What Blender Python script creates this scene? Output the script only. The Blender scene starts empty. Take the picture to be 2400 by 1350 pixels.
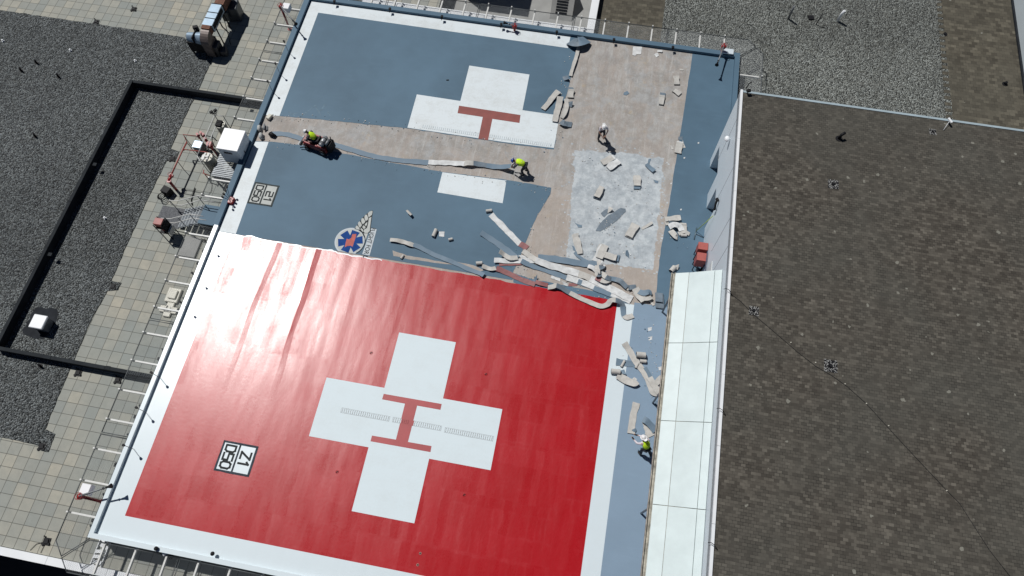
import bpy, math, random
import numpy as np
from mathutils import Vector, Matrix, noise as mnoise
random.seed(7)
sc = bpy.context.scene
col = sc.collection
# ---------------------------------------------------------------- camera
F_PX = 1639.74
CAM = np.array([6.8190, -6.8923, 34.5208])
WV = (0.4164, 0.0437, 0.1789)
def rodrigues(w):
    w = np.array(w); a = np.linalg.norm(w); k = w/a
    K = np.array([[0,-k[2],k[1]],[k[2],0,-k[0]],[-k[1],k[0],0]])
    return np.eye(3)+math.sin(a)*K+(1-math.cos(a))*K@K
RC = rodrigues(WV)
cd = bpy.data.cameras.new('camera'); cam = bpy.data.objects.new('camera', cd); col.objects.link(cam)
cd.sensor_width = 36; cd.lens = F_PX*36/2400; cd.clip_start = .1; cd.clip_end = 2000
M = Matrix.Identity(4)
for i in range(3):
    for j in range(3): M[i][j] = RC[i,j]
    M[i][3] = CAM[i]
cam.matrix_world = M
sc.camera = cam
# ---------------------------------------------------------------- light
SUN_EL, SUN_AZ = math.radians(57.3), math.radians(144.5)   # azimuth counted from +X towards +Y
SD = Vector((math.cos(SUN_EL)*math.cos(SUN_AZ), math.cos(SUN_EL)*math.sin(SUN_AZ), math.sin(SUN_EL)))
ld = bpy.data.lights.new('sun','SUN'); ld.energy = 5.0; ld.angle = math.radians(.53); ld.color = (1.0,.985,.955)
sun = bpy.data.objects.new('sun', ld); col.objects.link(sun)
sun.rotation_euler = SD.to_track_quat('Z','Y').to_euler()
wd = bpy.data.worlds.new('World'); sc.world = wd; wd.use_nodes = True
nt = wd.node_tree; nt.nodes.clear()
sky = nt.nodes.new('ShaderNodeTexSky'); sky.sky_type = 'NISHITA'; sky.sun_disc = False
sky.sun_elevation = SUN_EL; sky.sun_rotation = math.pi/2-SUN_AZ; sky.altitude = 1600; sky.air_density = .5; sky.dust_density = .1; sky.ozone_density = 1.2
bg = nt.nodes.new('ShaderNodeBackground'); bg.inputs[1].default_value = .05
wo = nt.nodes.new('ShaderNodeOutputWorld')
nt.links.new(sky.outputs[0], bg.inputs[0]); nt.links.new(bg.outputs[0], wo.inputs[0])
sc.view_settings.view_transform = 'Standard'; sc.view_settings.look = 'None'
sc.view_settings.exposure = -0.50; sc.view_settings.gamma = 1
# ---------------------------------------------------------------- helpers
def P(px, py, z=0.0):
    """where the ray through photograph pixel (2400 x 1350) meets the level z"""
    d = RC @ np.array([(px-1200)/F_PX, -(py-675)/F_PX, -1.0])
    t = (z-CAM[2])/d[2]; q = CAM+d*t
    return Vector((q[0], q[1], z))
def tag(o, label=None, cat=None, group=None, kind=None):
    if label: o['label'] = label
    if cat: o['category'] = cat
    if group: o['group'] = group
    if kind: o['kind'] = kind
    return o
def empty(name, loc, label=None, cat=None, group=None, rz=0):
    o = bpy.data.objects.new(name, None); col.objects.link(o); o.empty_display_size = .2
    o.location = loc; o.rotation_euler = (0,0,rz)
    return tag(o, label, cat, group)
class MB:
    def __init__(s): s.v=[]; s.f=[]; s.m=[]; s.sm=[]
    def add(s, vs, fs, mi=0, smooth=False):
        b=len(s.v); s.v += [Vector(v) for v in vs]
        for f in fs: s.f.append([b+i for i in f]); s.m.append(mi); s.sm.append(smooth)
        return s
    def box(s, x0,x1,y0,y1,z0,z1, mi=0):
        vs=[(x0,y0,z0),(x1,y0,z0),(x1,y1,z0),(x0,y1,z0),(x0,y0,z1),(x1,y0,z1),(x1,y1,z1),(x0,y1,z1)]
        return s.add(vs,[(0,3,2,1),(4,5,6,7),(0,1,5,4),(1,2,6,5),(2,3,7,6),(3,0,4,7)],mi)
    def obox(s, c, sx,sy,sz, rz=0, mi=0, tilt=0):
        """box standing on its base centre c, turned rz about Z, tilted about its local Y"""
        R = Matrix.Rotation(rz,3,'Z')@Matrix.Rotation(tilt,3,'Y')
        vs=[Vector(c)+R@Vector((a*sx/2,b*sy/2,h*sz)) for h in (0,1) for a,b in ((-1,-1),(1,-1),(1,1),(-1,1))]
        return s.add(vs,[(0,3,2,1),(4,5,6,7),(0,1,5,4),(1,2,6,5),(2,3,7,6),(3,0,4,7)],mi)
    def bbox(s, c, sx,sy,sz, rz=0, mi=0, b=.03):
        """box with chamfered edges"""
        R = Matrix.Rotation(rz,3,'Z'); c=Vector(c)
        rings=[]
        for h,ins in ((0,b),(b,0),(sz-b,0),(sz,b)):
            X=sx/2-ins; Y=sy/2-ins; k=b
            rings.append([c+R@Vector(q) for q in ((-X+k,-Y,h),(X-k,-Y,h),(X,-Y+k,h),(X,Y-k,h),(X-k,Y,h),(-X+k,Y,h),(-X,Y-k,h),(-X,-Y+k,h))])
        vs=[v for r in rings for v in r]; fs=[tuple(range(7,-1,-1)),tuple(range(24,32))]
        for r in range(3):
            for i in range(8): fs.append((r*8+i,r*8+(i+1)%8,r*8+8+(i+1)%8,r*8+8+i))
        return s.add(vs,fs,mi)
    def tube(s, pts, r, n=8, mi=0, cap=True, smooth=True):
        pts=[Vector(p) for p in pts]; rs = r if isinstance(r,(list,tuple)) else [r]*len(pts)
        b=len(s.v); prev=None
        for i,p in enumerate(pts):
            t=(pts[min(i+1,len(pts)-1)]-pts[max(i-1,0)])
            if t.length<1e-9: t=Vector((0,0,1))
            t.normalize()
            if prev is None:
                a=Vector((0,0,1)) if abs(t.z)<.9 else Vector((1,0,0)); u=t.cross(a).normalized()
            else:
                u=(prev-t*prev.dot(t))
                u=u.normalized() if u.length>1e-6 else t.orthogonal().normalized()
            prev=u; w=t.cross(u)
            for k in range(n):
                an=2*math.pi*k/n; s.v.append(p+(u*math.cos(an)+w*math.sin(an))*rs[i])
        for i in range(len(pts)-1):
            for k in range(n):
                s.f.append([b+i*n+k,b+i*n+(k+1)%n,b+(i+1)*n+(k+1)%n,b+(i+1)*n+k]); s.m.append(mi); s.sm.append(smooth)
        if cap:
            s.f.append([b+k for k in range(n)][::-1]); s.m.append(mi); s.sm.append(False)
            e=b+(len(pts)-1)*n; s.f.append([e+k for k in range(n)]); s.m.append(mi); s.sm.append(False)
        return s
    def cyl(s, c, r, h, n=20, mi=0, r2=None):
        c=Vector(c); return s.tube([c,c+Vector((0,0,h))],[r,r if r2 is None else r2],n,mi)
    def dome(s, c, rx, ry, rz, n=16, m=6, mi=0, lo=0.0):
        """upper part of an ellipsoid"""
        c=Vector(c); b=len(s.v)
        for j in range(m+1):
            a=lo+(math.pi/2-lo)*j/m
            for k in range(n):
                t=2*math.pi*k/n; s.v.append(c+Vector((rx*math.cos(a)*math.cos(t),ry*math.cos(a)*math.sin(t),rz*math.sin(a))))
        for j in range(m):
            for k in range(n):
                s.f.append([b+j*n+k,b+j*n+(k+1)%n,b+(j+1)*n+(k+1)%n,b+(j+1)*n+k]); s.m.append(mi); s.sm.append(True)
        return s
    def slab(s, poly, z0, z1, mi=0):
        n=len(poly); ar=sum(poly[i][0]*poly[(i+1)%n][1]-poly[(i+1)%n][0]*poly[i][1] for i in range(n))
        if ar<0: poly=poly[::-1]
        vs=[(p[0],p[1],z1) for p in poly]+[(p[0],p[1],z0) for p in poly]
        fs=[tuple(range(n))]+[(i,i+n,(i+1)%n+n,(i+1)%n) for i in range(n)]
        return s.add(vs,fs,mi)
    def build(s, name, mats, parent=None, loc=None, world=True):
        """link everything collected as ONE mesh object; vertices are given in world space"""
        if not isinstance(mats,(list,tuple)): mats=[mats]
        if parent is not None:
            off = total(parent) if world else Vector((0,0,0)); L=Vector((0,0,0))
        else:
            if loc is None:
                mn=[min(v[i] for v in s.v) for i in range(3)]; mx=[max(v[i] for v in s.v) for i in range(3)]
                loc=Vector(((mn[0]+mx[0])/2,(mn[1]+mx[1])/2,mn[2]))
            off = Vector(loc) if world else Vector((0,0,0)); L=Vector(loc)
        me=bpy.data.meshes.new(name)
        me.from_pydata([tuple(v-off) for v in s.v],[],s.f); me.update()
        for m in mats: me.materials.append(m)
        me.polygons.foreach_set('material_index',s.m); me.polygons.foreach_set('use_smooth',s.sm)
        o=bpy.data.objects.new(name,me); col.objects.link(o); o.location=L
        if parent is not None: o.parent=parent
        return o
def total(o):
    v=Vector((0,0,0))
    while o is not None: v+=o.location; o=o.parent
    return v
def copy_tree(o, parent=None):
    c=o.copy(); col.objects.link(c); c.parent=parent
    for ch in list(o.children): copy_tree(ch,c)
    return c
def jag(pts, amp=.05, step=.35, closed=True, skip=()):
    out=[]; n=len(pts); seg = n if closed else n-1
    for i in range(seg):
        a=Vector(pts[i][:2]); b=Vector(pts[(i+1)%n][:2]); out.append(a)
        if i in skip: continue
        L=(b-a).length; k=int(L/step); d=(b-a)/max(L,1e-6); nrm=Vector((-d.y,d.x))
        for j in range(1,k):
            q=a+(b-a)*(j/k); out.append(q+nrm*amp*(mnoise.noise((q.x*1.7,q.y*1.7,i))*1.6+random.uniform(-.35,.35)))
    if not closed: out.append(Vector(pts[-1][:2]))
    return out
# ---------------------------------------------------------------- materials
class N:
    def __init__(s,name):
        s.m=bpy.data.materials.new(name); s.m.use_nodes=True; s.t=s.m.node_tree; s.b=s.t.nodes['Principled BSDF']
        s.co=s.t.nodes.new('ShaderNodeTexCoord').outputs['Object']
    def n(s,ty,ins=None,**kw):
        nd=s.t.nodes.new('ShaderNode'+ty)
        for k,v in kw.items(): setattr(nd,k,v)
        for k,v in (ins or {}).items():
            if isinstance(v,bpy.types.NodeSocket): s.t.links.new(v,nd.inputs[k])
            else: nd.inputs[k].default_value=v
        return nd
    def mp(s,scale=(1,1,1),rot=(0,0,0),loc=(0,0,0),co=None):
        return s.n('Mapping',{0:co or s.co,1:loc,2:rot,3:scale}).outputs[0]
    def noise(s,scale,detail=4,rough=.55,vec=None,dist=0):
        return s.n('TexNoise',{'Vector':vec or s.co,'Scale':scale,'Detail':detail,'Roughness':rough,'Distortion':dist}).outputs[0]
    def ramp(s,fac,stops,interp='LINEAR'):
        nd=s.n('ValToRGB',{0:fac}); cr=nd.color_ramp; cr.interpolation=interp
        while len(cr.elements)<len(stops): cr.elements.new(.5)
        for e,(p,c) in zip(cr.elements,stops):
            e.position=p; e.color=(c,c,c,1) if isinstance(c,(int,float)) else (*c,1)
        return nd.outputs[0]
    def mix(s,f,a,b,mode='MIX'):
        nd=s.n('Mix',data_type='RGBA',blend_type=mode)
        for k,v in ((0,f),(6,a),(7,b)):
            if isinstance(v,bpy.types.NodeSocket): s.t.links.new(v,nd.inputs[k])
            elif isinstance(v,(int,float)): nd.inputs[k].default_value = v if k==0 else (v,v,v,1)
            else: nd.inputs[k].default_value=(*v[:3],1)
        return nd.outputs[2]
    def math(s,op,a,b=0.0,c=None):
        ins={0:a,1:b}
        if c is not None: ins[2]=c
        return s.n('Math',ins,operation=op).outputs[0]
    def set(s,base=None,rough=None,bump=None,bs=.3,bd=.02,metal=None,spec=None,alpha=None):
        for k,v in (('Base Color',base),('Roughness',rough),('Metallic',metal),('Specular IOR Level',spec)):
            if v is None: continue
            if isinstance(v,bpy.types.NodeSocket): s.t.links.new(v,s.b.inputs[k])
            elif isinstance(v,(tuple,list)): s.b.inputs[k].default_value=(*v[:3],1)
            else: s.b.inputs[k].default_value=v
        if bump is not None:
            s.t.links.new(s.n('Bump',{'Height':bump,'Strength':bs,'Distance':bd}).outputs[0],s.b.inputs['Normal'])
        return s.m
    def cells(s,w,h,off=.5,vec=None):
        """running-bond cell id vector, and distance to the joint (metres)"""
        v=s.n('SeparateXYZ',{0:vec or s.co}); x=v.outputs[0]; y=v.outputs[1]
        yr=s.math('DIVIDE',y,h); row=s.math('FLOOR',yr)
        par=s.math('MULTIPLY',s.math('MODULO',s.math('ABSOLUTE',row),2.0),off)
        xr=s.math('ADD',s.math('DIVIDE',x,w),par); cx=s.math('FLOOR',xr)
        fx=s.math('FRACT',xr); fy=s.math('FRACT',yr)
        dx=s.math('MULTIPLY',s.math('MINIMUM',fx,s.math('SUBTRACT',1.0,fx)),w)
        dy=s.math('MULTIPLY',s.math('MINIMUM',fy,s.math('SUBTRACT',1.0,fy)),h)
        idv=s.n('CombineXYZ',{0:cx,1:row}).outputs[0]
        wn=s.n('TexWhiteNoise',{'Vector':idv},noise_dimensions='3D')
        return wn, s.math('MINIMUM',dx,dy), idv
def simple(name, c, rough=.55, metal=0.0, var=.15, scale=3.0, spec=.5, bs=.1):
    a=N(name); n=a.noise(scale,5,.6)
    base=a.mix(a.ramp(n,[(.3,0.0),(.7,1.0)]),[x*(1-var) for x in c],[min(1,x*(1+var)) for x in c])
    return a.set(base,rough,a.noise(scale*8,3),bs,.01,metal,spec)
def m_red():
    a=N('red_gloss_paint')
    wob=a.n('TexNoise',{'Vector':a.co,'Scale':1.3,'Detail':4}).outputs[1]
    wc=a.n('VectorMath',{0:a.co,1:a.n('VectorMath',{0:wob,3:.35},operation='SCALE').outputs[0]},operation='ADD').outputs[0]
    wn,d,_=a.cells(1.9,1.1,.37,wc); wn2,d2,_=a.cells(.42,2.6,.61,a.mp(loc=(3.3,1.2,0),co=wc))
    str_=a.noise(1.0,6,.65,a.mp((1.5,.6,1))); fine=a.noise(9,5,.7); sp=a.noise(26,4,.8); big=a.noise(.28,4,.6)
    f=a.math('ADD',a.math('MULTIPLY',wn.outputs[0],.08),a.math('MULTIPLY',wn2.outputs[0],.06))
    f=a.math('ADD',f,a.math('MULTIPLY',str_,.32)); f=a.math('ADD',f,a.math('MULTIPLY',fine,.24)); f=a.math('ADD',f,a.math('MULTIPLY',big,.3))
    base=a.mix(a.ramp(f,[(.33,0.0),(.70,1.0)]),(.365,.0025,.006),(.445,.008,.016))
    base=a.mix(a.math('MULTIPLY',a.ramp(sp,[(.58,0.0),(.72,1.0)]),.14),base,(.50,.06,.07))
    lap=a.math('MULTIPLY',a.ramp(a.math('MINIMUM',d,a.math('MULTIPLY',d2,1.3)),[(.0,1.0),(.05,.35),(.12,0.0)]),a.ramp(a.noise(.8,5,.7,a.mp(loc=(2,6,0))),[(.45,0.0),(.65,1.0)]))
    base=a.mix(a.math('MULTIPLY',lap,.16),base,(.52,.08,.09))
    g=a.math('ADD',a.math('MULTIPLY',wn.outputs[0],.13),a.math('MULTIPLY',wn2.outputs[0],.24)); g=a.math('ADD',g,a.math('MULTIPLY',a.noise(.8,7,.72,a.mp((2.1,.5,1))),.92)); g=a.math('ADD',g,a.math('MULTIPLY',fine,.3))
    rough=a.ramp(g,[(.58,.26),(.80,.30),(.96,.335),(1.1,.37)])
    x=a.n('SeparateXYZ',{0:a.co}).outputs[0]
    xw=a.math('ADD',x,a.math('MULTIPLY',a.noise(.5,3,.5,a.mp((1,.35,1))),.55))
    yr_=a.n('SeparateXYZ',{0:a.co}).outputs[1]; rm=a.math('MULTIPLY',a.ramp(a.math('MULTIPLY',a.math('ADD',yr_,9.0),.1),[(.0,.08),(.2,.6),(.45,1.0)]),a.ramp(a.noise(.35,3,.5,a.mp(loc=(9,0,0))),[(.3,.6),(.55,1.0)]))
    h=a.math('MULTIPLY',a.noise(.5,2,.5,a.mp((1.3,.35,1))),1.5)
    for x0,am in ((-9.6,1.0),(-7.2,.9),(-4.6,.16),(-1.9,.12),(2.2,.1)):
        t=a.math('SUBTRACT',xw,x0+.27)
        up=a.math('MAXIMUM',0.0,a.math('ADD',1.0,a.math('DIVIDE',t,.60))); dn=a.math('MAXIMUM',0.0,a.math('SUBTRACT',1.0,a.math('DIVIDE',t,.28)))
        pk=a.math('MINIMUM',up,dn); h=a.math('ADD',h,a.math('MULTIPLY',a.math('MULTIPLY',pk,rm),am*1.05))
    h=a.math('ADD',h,a.math('MULTIPLY',sp,.09)); h=a.math('ADD',h,a.math('MULTIPLY',a.noise(6,4,.65),.08))
    return a.set(base,rough,h,.45,.05,spec=.47)
def m_coat(name,c,rough=.5,mott=.16,gl=.0):
    a=N(name); big=a.noise(.22,4,.6); st=a.noise(1.2,6,.65,a.mp((.5,1.8,1),(0,0,.1))); fine=a.noise(26,3,.7)
    base=a.mix(a.ramp(big,[(.3,0.0),(.7,1.0)]),[x*(1-mott) for x in c],[x*(1+mott) for x in c])
    base=a.mix(a.math('MULTIPLY',a.ramp(st,[(.52,0.0),(.72,1.0)]),.35),base,[x*1.15+.006 for x in c])
    vor=a.noise(2.4,6,.75,a.mp((1,1,1),loc=(5,2,0)))
    base=a.mix(a.math('MULTIPLY',a.ramp(vor,[(.66,0.0),(.78,1.0)]),.35),base,[x*1.35+.015 for x in c])
    base=a.mix(a.math('MULTIPLY',fine,.18),base,[x*.7 for x in c])
    return a.set(base,rough,a.math('ADD',fine,a.noise(2,3)),.12,.01,spec=.25)
def m_white(name,c=(.74,.76,.76),rough=.45,dirt=.25,bs=.1):
    a=N(name); n=a.noise(1.1,7,.7); n2=a.noise(9,5,.7); s=a.noise(.6,5,.7,a.mp((.4,2.5,1)))
    f=a.math('ADD',a.math('MULTIPLY',n,.5),a.math('ADD',a.math('MULTIPLY',n2,.3),a.math('MULTIPLY',s,.3)))
    base=a.mix(a.math('MULTIPLY',a.ramp(f,[(.52,0.0),(.8,1.0)]),dirt),c,(.42,.41,.37))
    h=a.math('ADD',a.noise(.9,3,.5,a.mp((1.2,.3,1))),a.math('MULTIPLY',a.noise(22,3),.1))
    return a.set(base,rough,h,bs,.04)
def m_bare():
    a=N('bare_concrete'); co=a.mp((1,1,1),(0,0,.02))
    n=a.noise(.55,8,.72,co,.6); s=a.noise(1.3,7,.75,a.mp((2.2,.35,1))); f=a.noise(14,5,.75); n2=a.noise(1.7,7,.75,a.mp(loc=(4,8,0)))
    base=a.ramp(n,[(.28,(.27,.262,.26)),(.42,(.33,.30,.28)),(.50,(.37,.335,.305)),(.58,(.34,.345,.35)),(.75,(.40,.405,.40))])
    base=a.mix(a.math('MULTIPLY',a.ramp(s,[(.46,0.0),(.62,1.0)]),.7),base,(.43,.44,.435))
    base=a.mix(a.math('MULTIPLY',a.ramp(n2,[(.42,1.0),(.55,0.0)]),.55),base,(.25,.235,.215))
    base=a.mix(a.math('MULTIPLY',a.ramp(a.noise(.9,5,.7,a.mp(loc=(7,3,1))),[(.60,0.0),(.70,1.0)]),.55),base,(.44,.35,.23))
    base=a.mix(a.math('MULTIPLY',a.ramp(a.noise(3.2,7,.8,a.mp(loc=(1,9,1))),[(.56,0.0),(.70,1.0)]),.55),base,(.58,.57,.56))
    base=a.mix(a.math('MULTIPLY',a.ramp(f,[(.35,1.0),(.55,0.0)]),.3),base,(.2,.17,.15))
    base=a.mix(a.math('MULTIPLY',a.ramp(a.noise(5.5,6,.75,a.mp(loc=(2,1,5))),[(.63,0.0),(.68,1.0)]),.5),base,(.22,.27,.32))
    yy=a.math('ADD',a.n('SeparateXYZ',{0:a.co}).outputs[1],9.0); base=a.mix(a.math('MULTIPLY',a.ramp(a.math('ADD',a.math('MULTIPLY',yy,.05),a.math('MULTIPLY',a.noise(.4,4),.4)),[(.9,1.0),(1.25,0.0)]),.35),base,(.44,.36,.30))
    wn,d,_=a.cells(1.55,2.6,.5,a.mp(loc=(.4,.3,0)))
    base=a.mix(a.math('MULTIPLY',wn.outputs[0],.18),base,(.5,.42,.36))
    scr=a.noise(1.0,8,.8,a.mp((6,.5,1),(0,0,.15))); base=a.mix(a.math('MULTIPLY',a.ramp(scr,[(.56,0.0),(.66,1.0)]),.45),base,(.60,.58,.55))
    return a.set(base,.75,f,.25,.01)
def m_patch():
    a=N('residue_grey'); n=a.noise(.9,8,.75,None,.5); f=a.noise(12,5,.75); n2=a.noise(2.4,7,.75,a.mp(loc=(3,3,3)))
    base=a.ramp(n,[(.3,(.29,.33,.37)),(.45,(.37,.41,.44)),(.58,(.43,.465,.49)),(.7,(.52,.55,.56))])
    base=a.mix(a.math('MULTIPLY',a.ramp(n2,[(.50,0.0),(.60,1.0)]),.65),base,(.56,.60,.62))
    base=a.mix(a.math('MULTIPLY',a.ramp(n2,[(.38,1.0),(.46,0.0)]),.5),base,(.24,.265,.29))
    base=a.mix(a.math('MULTIPLY',a.ramp(f,[(.45,0.0),(.7,1.0)]),.25),base,(.55,.56,.56))
    return a.set(base,.65,f,.2,.01)
def m_paver():
    a=N('concrete_pavers'); a.co=a.mp(loc=(.25,.05,0)); wn,d,idv=a.cells(.614,.614,0.0)
    base=a.ramp(wn.outputs[0],[(0,(.31,.32,.295)),(.3,(.36,.357,.315)),(.6,(.39,.378,.325)),(.85,(.44,.415,.345)),(1,(.50,.46,.37))])
    base=a.mix(a.math('MULTIPLY',a.ramp(a.noise(.16,4,.6),[(.35,0.0),(.65,1.0)]),.6),base,(.28,.32,.315))
    base=a.mix(a.math('MULTIPLY',a.ramp(a.noise(2.2,7,.7),[(.4,0.0),(.7,1.0)]),.4),base,(.23,.245,.225))
    base=a.mix(a.math('MULTIPLY',a.noise(30,3,.7),.25),base,(.2,.2,.18))
    j=a.ramp(a.math('ADD',d,a.math('MULTIPLY',a.noise(8,3),.006)),[(.010,1.0),(.022,0.0)])
    base=a.mix(a.math('MULTIPLY',j,.8),base,(.07,.068,.06))
    h=a.math('SUBTRACT',a.math('ADD',a.math('MULTIPLY',wn.outputs[0],.25),a.math('MULTIPLY',a.noise(25,3),.15)),j)
    return a.set(base,.85,h,.5,.012,spec=.3)
def m_gravel(name,dark,light,scale=15.0,big=(.85,1.15)):
    a=N(name); wob=a.noise(6,2)
    v=a.n('TexVoronoi',{'Vector':a.co,'Scale':scale,'Randomness':1.0},feature='F1'); v2=a.n('TexVoronoi',{'Vector':a.mp(loc=(.3,.7,.2)),'Scale':scale*.55},feature='F1')
    c=a.n('SeparateXYZ',{0:v.outputs['Color']}); c2=a.n('SeparateXYZ',{0:v2.outputs['Color']})
    f=a.math('ADD',a.math('MULTIPLY',c.outputs[0],.7),a.math('MULTIPLY',c2.outputs[1],.3))
    base=a.mix(a.ramp(f,[(.15,0.0),(.55,.35),(.97,1.0)]),dark,light)
    base=a.mix(a.math('MULTIPLY',c.outputs[2],.25),base,[light[0]*.8,light[1]*.72,light[2]*.6])
    lg=a.ramp(a.noise(.11,5,.6),[(.3,big[0]),(.7,big[1])])
    base=a.mix(1.0,base,lg,'MULTIPLY')
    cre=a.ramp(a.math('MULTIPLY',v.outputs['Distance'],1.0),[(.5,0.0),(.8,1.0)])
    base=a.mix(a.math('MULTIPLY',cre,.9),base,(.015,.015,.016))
    h=a.math('SUBTRACT',a.math('MULTIPLY',c.outputs[1],.8),a.math('MULTIPLY',v.outputs['Distance'],1.6))
    return a.set(base,.8,h,1.0,.07,spec=.35)
def m_brown(name,w,h,c0,c1,mott=(.045,.05,.045),chips=.0,loc=(0,0,0)):
    a=N(name); a.co=a.mp(loc=loc); wn,d,idv=a.cells(w,h,.5)
    base=a.mix(a.ramp(wn.outputs[0],[(0,0.0),(.6,.45),(.9,.7),(1,1.0)]),c0,c1)
    cc=a.n('SeparateXYZ',{0:wn.outputs[1]})
    base=a.mix(a.math('MULTIPLY',a.ramp(cc.outputs[2],[(.7,0.0),(1,1.0)]),.45),base,[x*.6 for x in c0])
    w3,_,_=a.cells(w*2,h*2,.5,a.mp(loc=(.1,.06,0))); base=a.mix(a.math('MULTIPLY',a.ramp(w3.outputs[0],[(.72,0.0),(1,1.0)]),.18),base,[x*.6 for x in c0])
    base=a.mix(a.math('MULTIPLY',a.ramp(a.noise(.16,5,.6),[(.4,0.0),(.62,1.0)]),.5),base,mott)
    base=a.mix(a.math('MULTIPLY',a.ramp(a.noise(1.1,5,.7),[(.45,0.0),(.65,1.0)]),.2),base,[x*.6 for x in c0])
    base=a.mix(a.math('MULTIPLY',a.noise(35,4,.8),.3),base,[x*.45 for x in c0])
    j=a.math('MULTIPLY',a.ramp(d,[(.003,1.0),(.011,0.0)]),a.ramp(a.noise(1.6,4,.7),[(.4,.15),(.62,1.0)])); base=a.mix(a.math('MULTIPLY',j,.8),base,(.012,.012,.012))
    if chips:
        v=a.n('TexVoronoi',{'Vector':a.mp((1,1,1),co=a.n('VectorMath',{0:a.co,1:a.n('VectorMath',{0:a.n('TexNoise',{'Vector':a.co,'Scale':7.0}).outputs[1],3:.16},operation='SCALE').outputs[0]},operation='ADD').outputs[0]),'Scale':1.5})
        sc_=a.n('SeparateXYZ',{0:v.outputs['Color']})
        th=a.math('MULTIPLY',a.math('LESS_THAN',v.outputs['Distance'],a.math('MULTIPLY',sc_.outputs[0],.13)),a.math('GREATER_THAN',sc_.outputs[1],1-chips))
        base=a.mix(a.math('MULTIPLY',th,.8),base,(.25,.245,.21))
    return a.set(base,.9,a.math('SUBTRACT',a.math('MULTIPLY',wn.outputs[0],.4),j),.6,.01,spec=.2)
RED=m_red()
GREY=m_coat('grey_blue_coating',(.092,.160,.224),.62)
GREY2=m_coat('fresh_grey_coating',(.22,.305,.40),.55,.08)
STRIPG=m_coat('torn_coating_grey',(.16,.225,.29),.55,.12)
WHITE=m_white('old_white_paint',(.675,.735,.765),.55,.60)
WHITE2=m_white('new_white_paint',(.66,.74,.78),.30,.05,.3)
CROSSW=m_white('cross_white_paint',(.66,.75,.79),.6,.18)
HRED=simple('letter_red_paint',(.36,.04,.045),.5,0,.12,1.2)
HOLD=simple('faded_brick_red_paint',(.24,.055,.045),.6,0,.15,2)
BARE=m_bare(); PATCH=m_patch(); PAVER=m_paver()
GRAV=m_gravel('roof_gravel_dark',(.047,.054,.058),(.285,.312,.32),12.0,(.8,1.22))
GRAVR=m_gravel('roof_gravel_pale',(.085,.092,.087),(.47,.50,.475),12.5,(.72,1.22))
BROWN=m_brown('brown_roof_pavers',.205,.125,(.068,.060,.050),(.172,.156,.130),(.096,.096,.084),.9)
TAN=m_brown('tan_roof_pavers',.34,.24,(.075,.067,.052),(.190,.172,.132),(.112,.105,.084),.15)
BEIGE=simple('coating_underside_beige',(.50,.485,.455),.8,0,.14,4)
BLACK=simple('black_steel',(.012,.012,.014),.6,0,.2,3.0,.2)
DARK=simple('black_membrane',(.022,.025,.030),.8,0,.3,2,.12)
CURBD=simple('dark_curb_cap',(.022,.026,.030),.75,0,.25,1.5,.12)
CONC=simple('wall_concrete',(.30,.30,.29),.85,0,.12,1)
WALLP=simple('pale_wall_panel',(.62,.69,.74),.45,0,.05,.4)
CANOPY=simple('white_canopy_panel',(.62,.705,.705),.35,0,.06,1.2)
STEELW=simple('white_painted_steel',(.62,.62,.60),.5,0,.1,6)
WCAP=simple('white_coping_metal',(.80,.82,.84),.35,0,.05,1)
GALV=simple('galvanised_steel',(.20,.21,.22),.5,.35,.2,4)
WIRE=simple('chain_link_wire',(.30,.32,.33),.5,.3,.1,4)
FIRE=simple('fire_red_paint',(.30,.02,.02),.4,0,.15,5)
PIPER=simple('red_pipe_paint',(.30,.06,.05),.5,0,.2,5)
BOXW=simple('white_box_paint',(.82,.82,.84),.4,0,.02,2)
BLUEM=simple('blue_and_sky_reflection_metal',(.30,.40,.50),.35,.3,.15,2)  # sky reflection painted into the duct's colour; also the pump lid's own blue
RUST=simple('rust',(.16,.075,.05),.85,0,.35,6)
TANKM=simple('olive_tank_paint',(.30,.29,.24),.5,0,.15,3)
CREAM=simple('cream_lid',(.58,.56,.48),.5,0,.1,3)
HIVIS=simple('hi_vis_yellow_fabric',(.62,.95,.02),.7,0,.1,8)
SKIN=simple('skin',(.42,.24,.17),.6,0,.08,8)
DENIM=simple('dark_trousers',(.03,.034,.045),.85,0,.3,8)
SHIRTW=simple('pale_shirt',(.62,.58,.62),.8,0,.08,8)
SHIRTD=simple('dark_grey_shirt',(.10,.10,.11),.8,0,.1,8)
HATW=simple('white_hard_hat',(.82,.82,.82),.35,0,.02,8)
HATB=simple('blue_hard_hat',(.02,.06,.30),.35,0,.05,8)
BOOT=simple('boot_leather',(.02,.017,.015),.6)
GLOVE=simple('black_work_glove',(.02,.02,.02),.8)
SILVER=simple('propane_cylinder_metal',(.35,.36,.37),.4,.3,.15,6)
DARKRED=simple('machine_red_paint',(.18,.02,.015),.4,0,.2,5)
INKD=simple('dark_marking_paint',(.035,.04,.042),.8,0,.3,3,.2)
CREAMP=simple('cream_marking_paint',(.44,.46,.44),.6,0,.1,2)
BLUEP=simple('emblem_blue_paint',(.012,.06,.24),.75,0,.2,3,.15)
PINKP=simple('emblem_coral_paint',(.50,.15,.13),.75,0,.2,3,.15)
SILVP=simple('emblem_silver_paint',(.40,.45,.49),.5,0,.1,3)
ASPH=simple('street_asphalt',(.045,.045,.047),.9,0,.3,.3)
SIDE=simple('facade_concrete',(.10,.10,.10),.8,0,.2,.6)
YEL=simple('yellow_green_handle',(.40,.50,.05),.5)
STAIN=simple('weathered_gutter',(.36,.34,.29),.8,0,.5,4)
RAIL=simple('dark_galvanised_rail',(.11,.12,.125),.5,.3,.2,4)
SLAT=simple('grey_slat_metal',(.22,.24,.26),.5,.2,.2,4)
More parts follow.
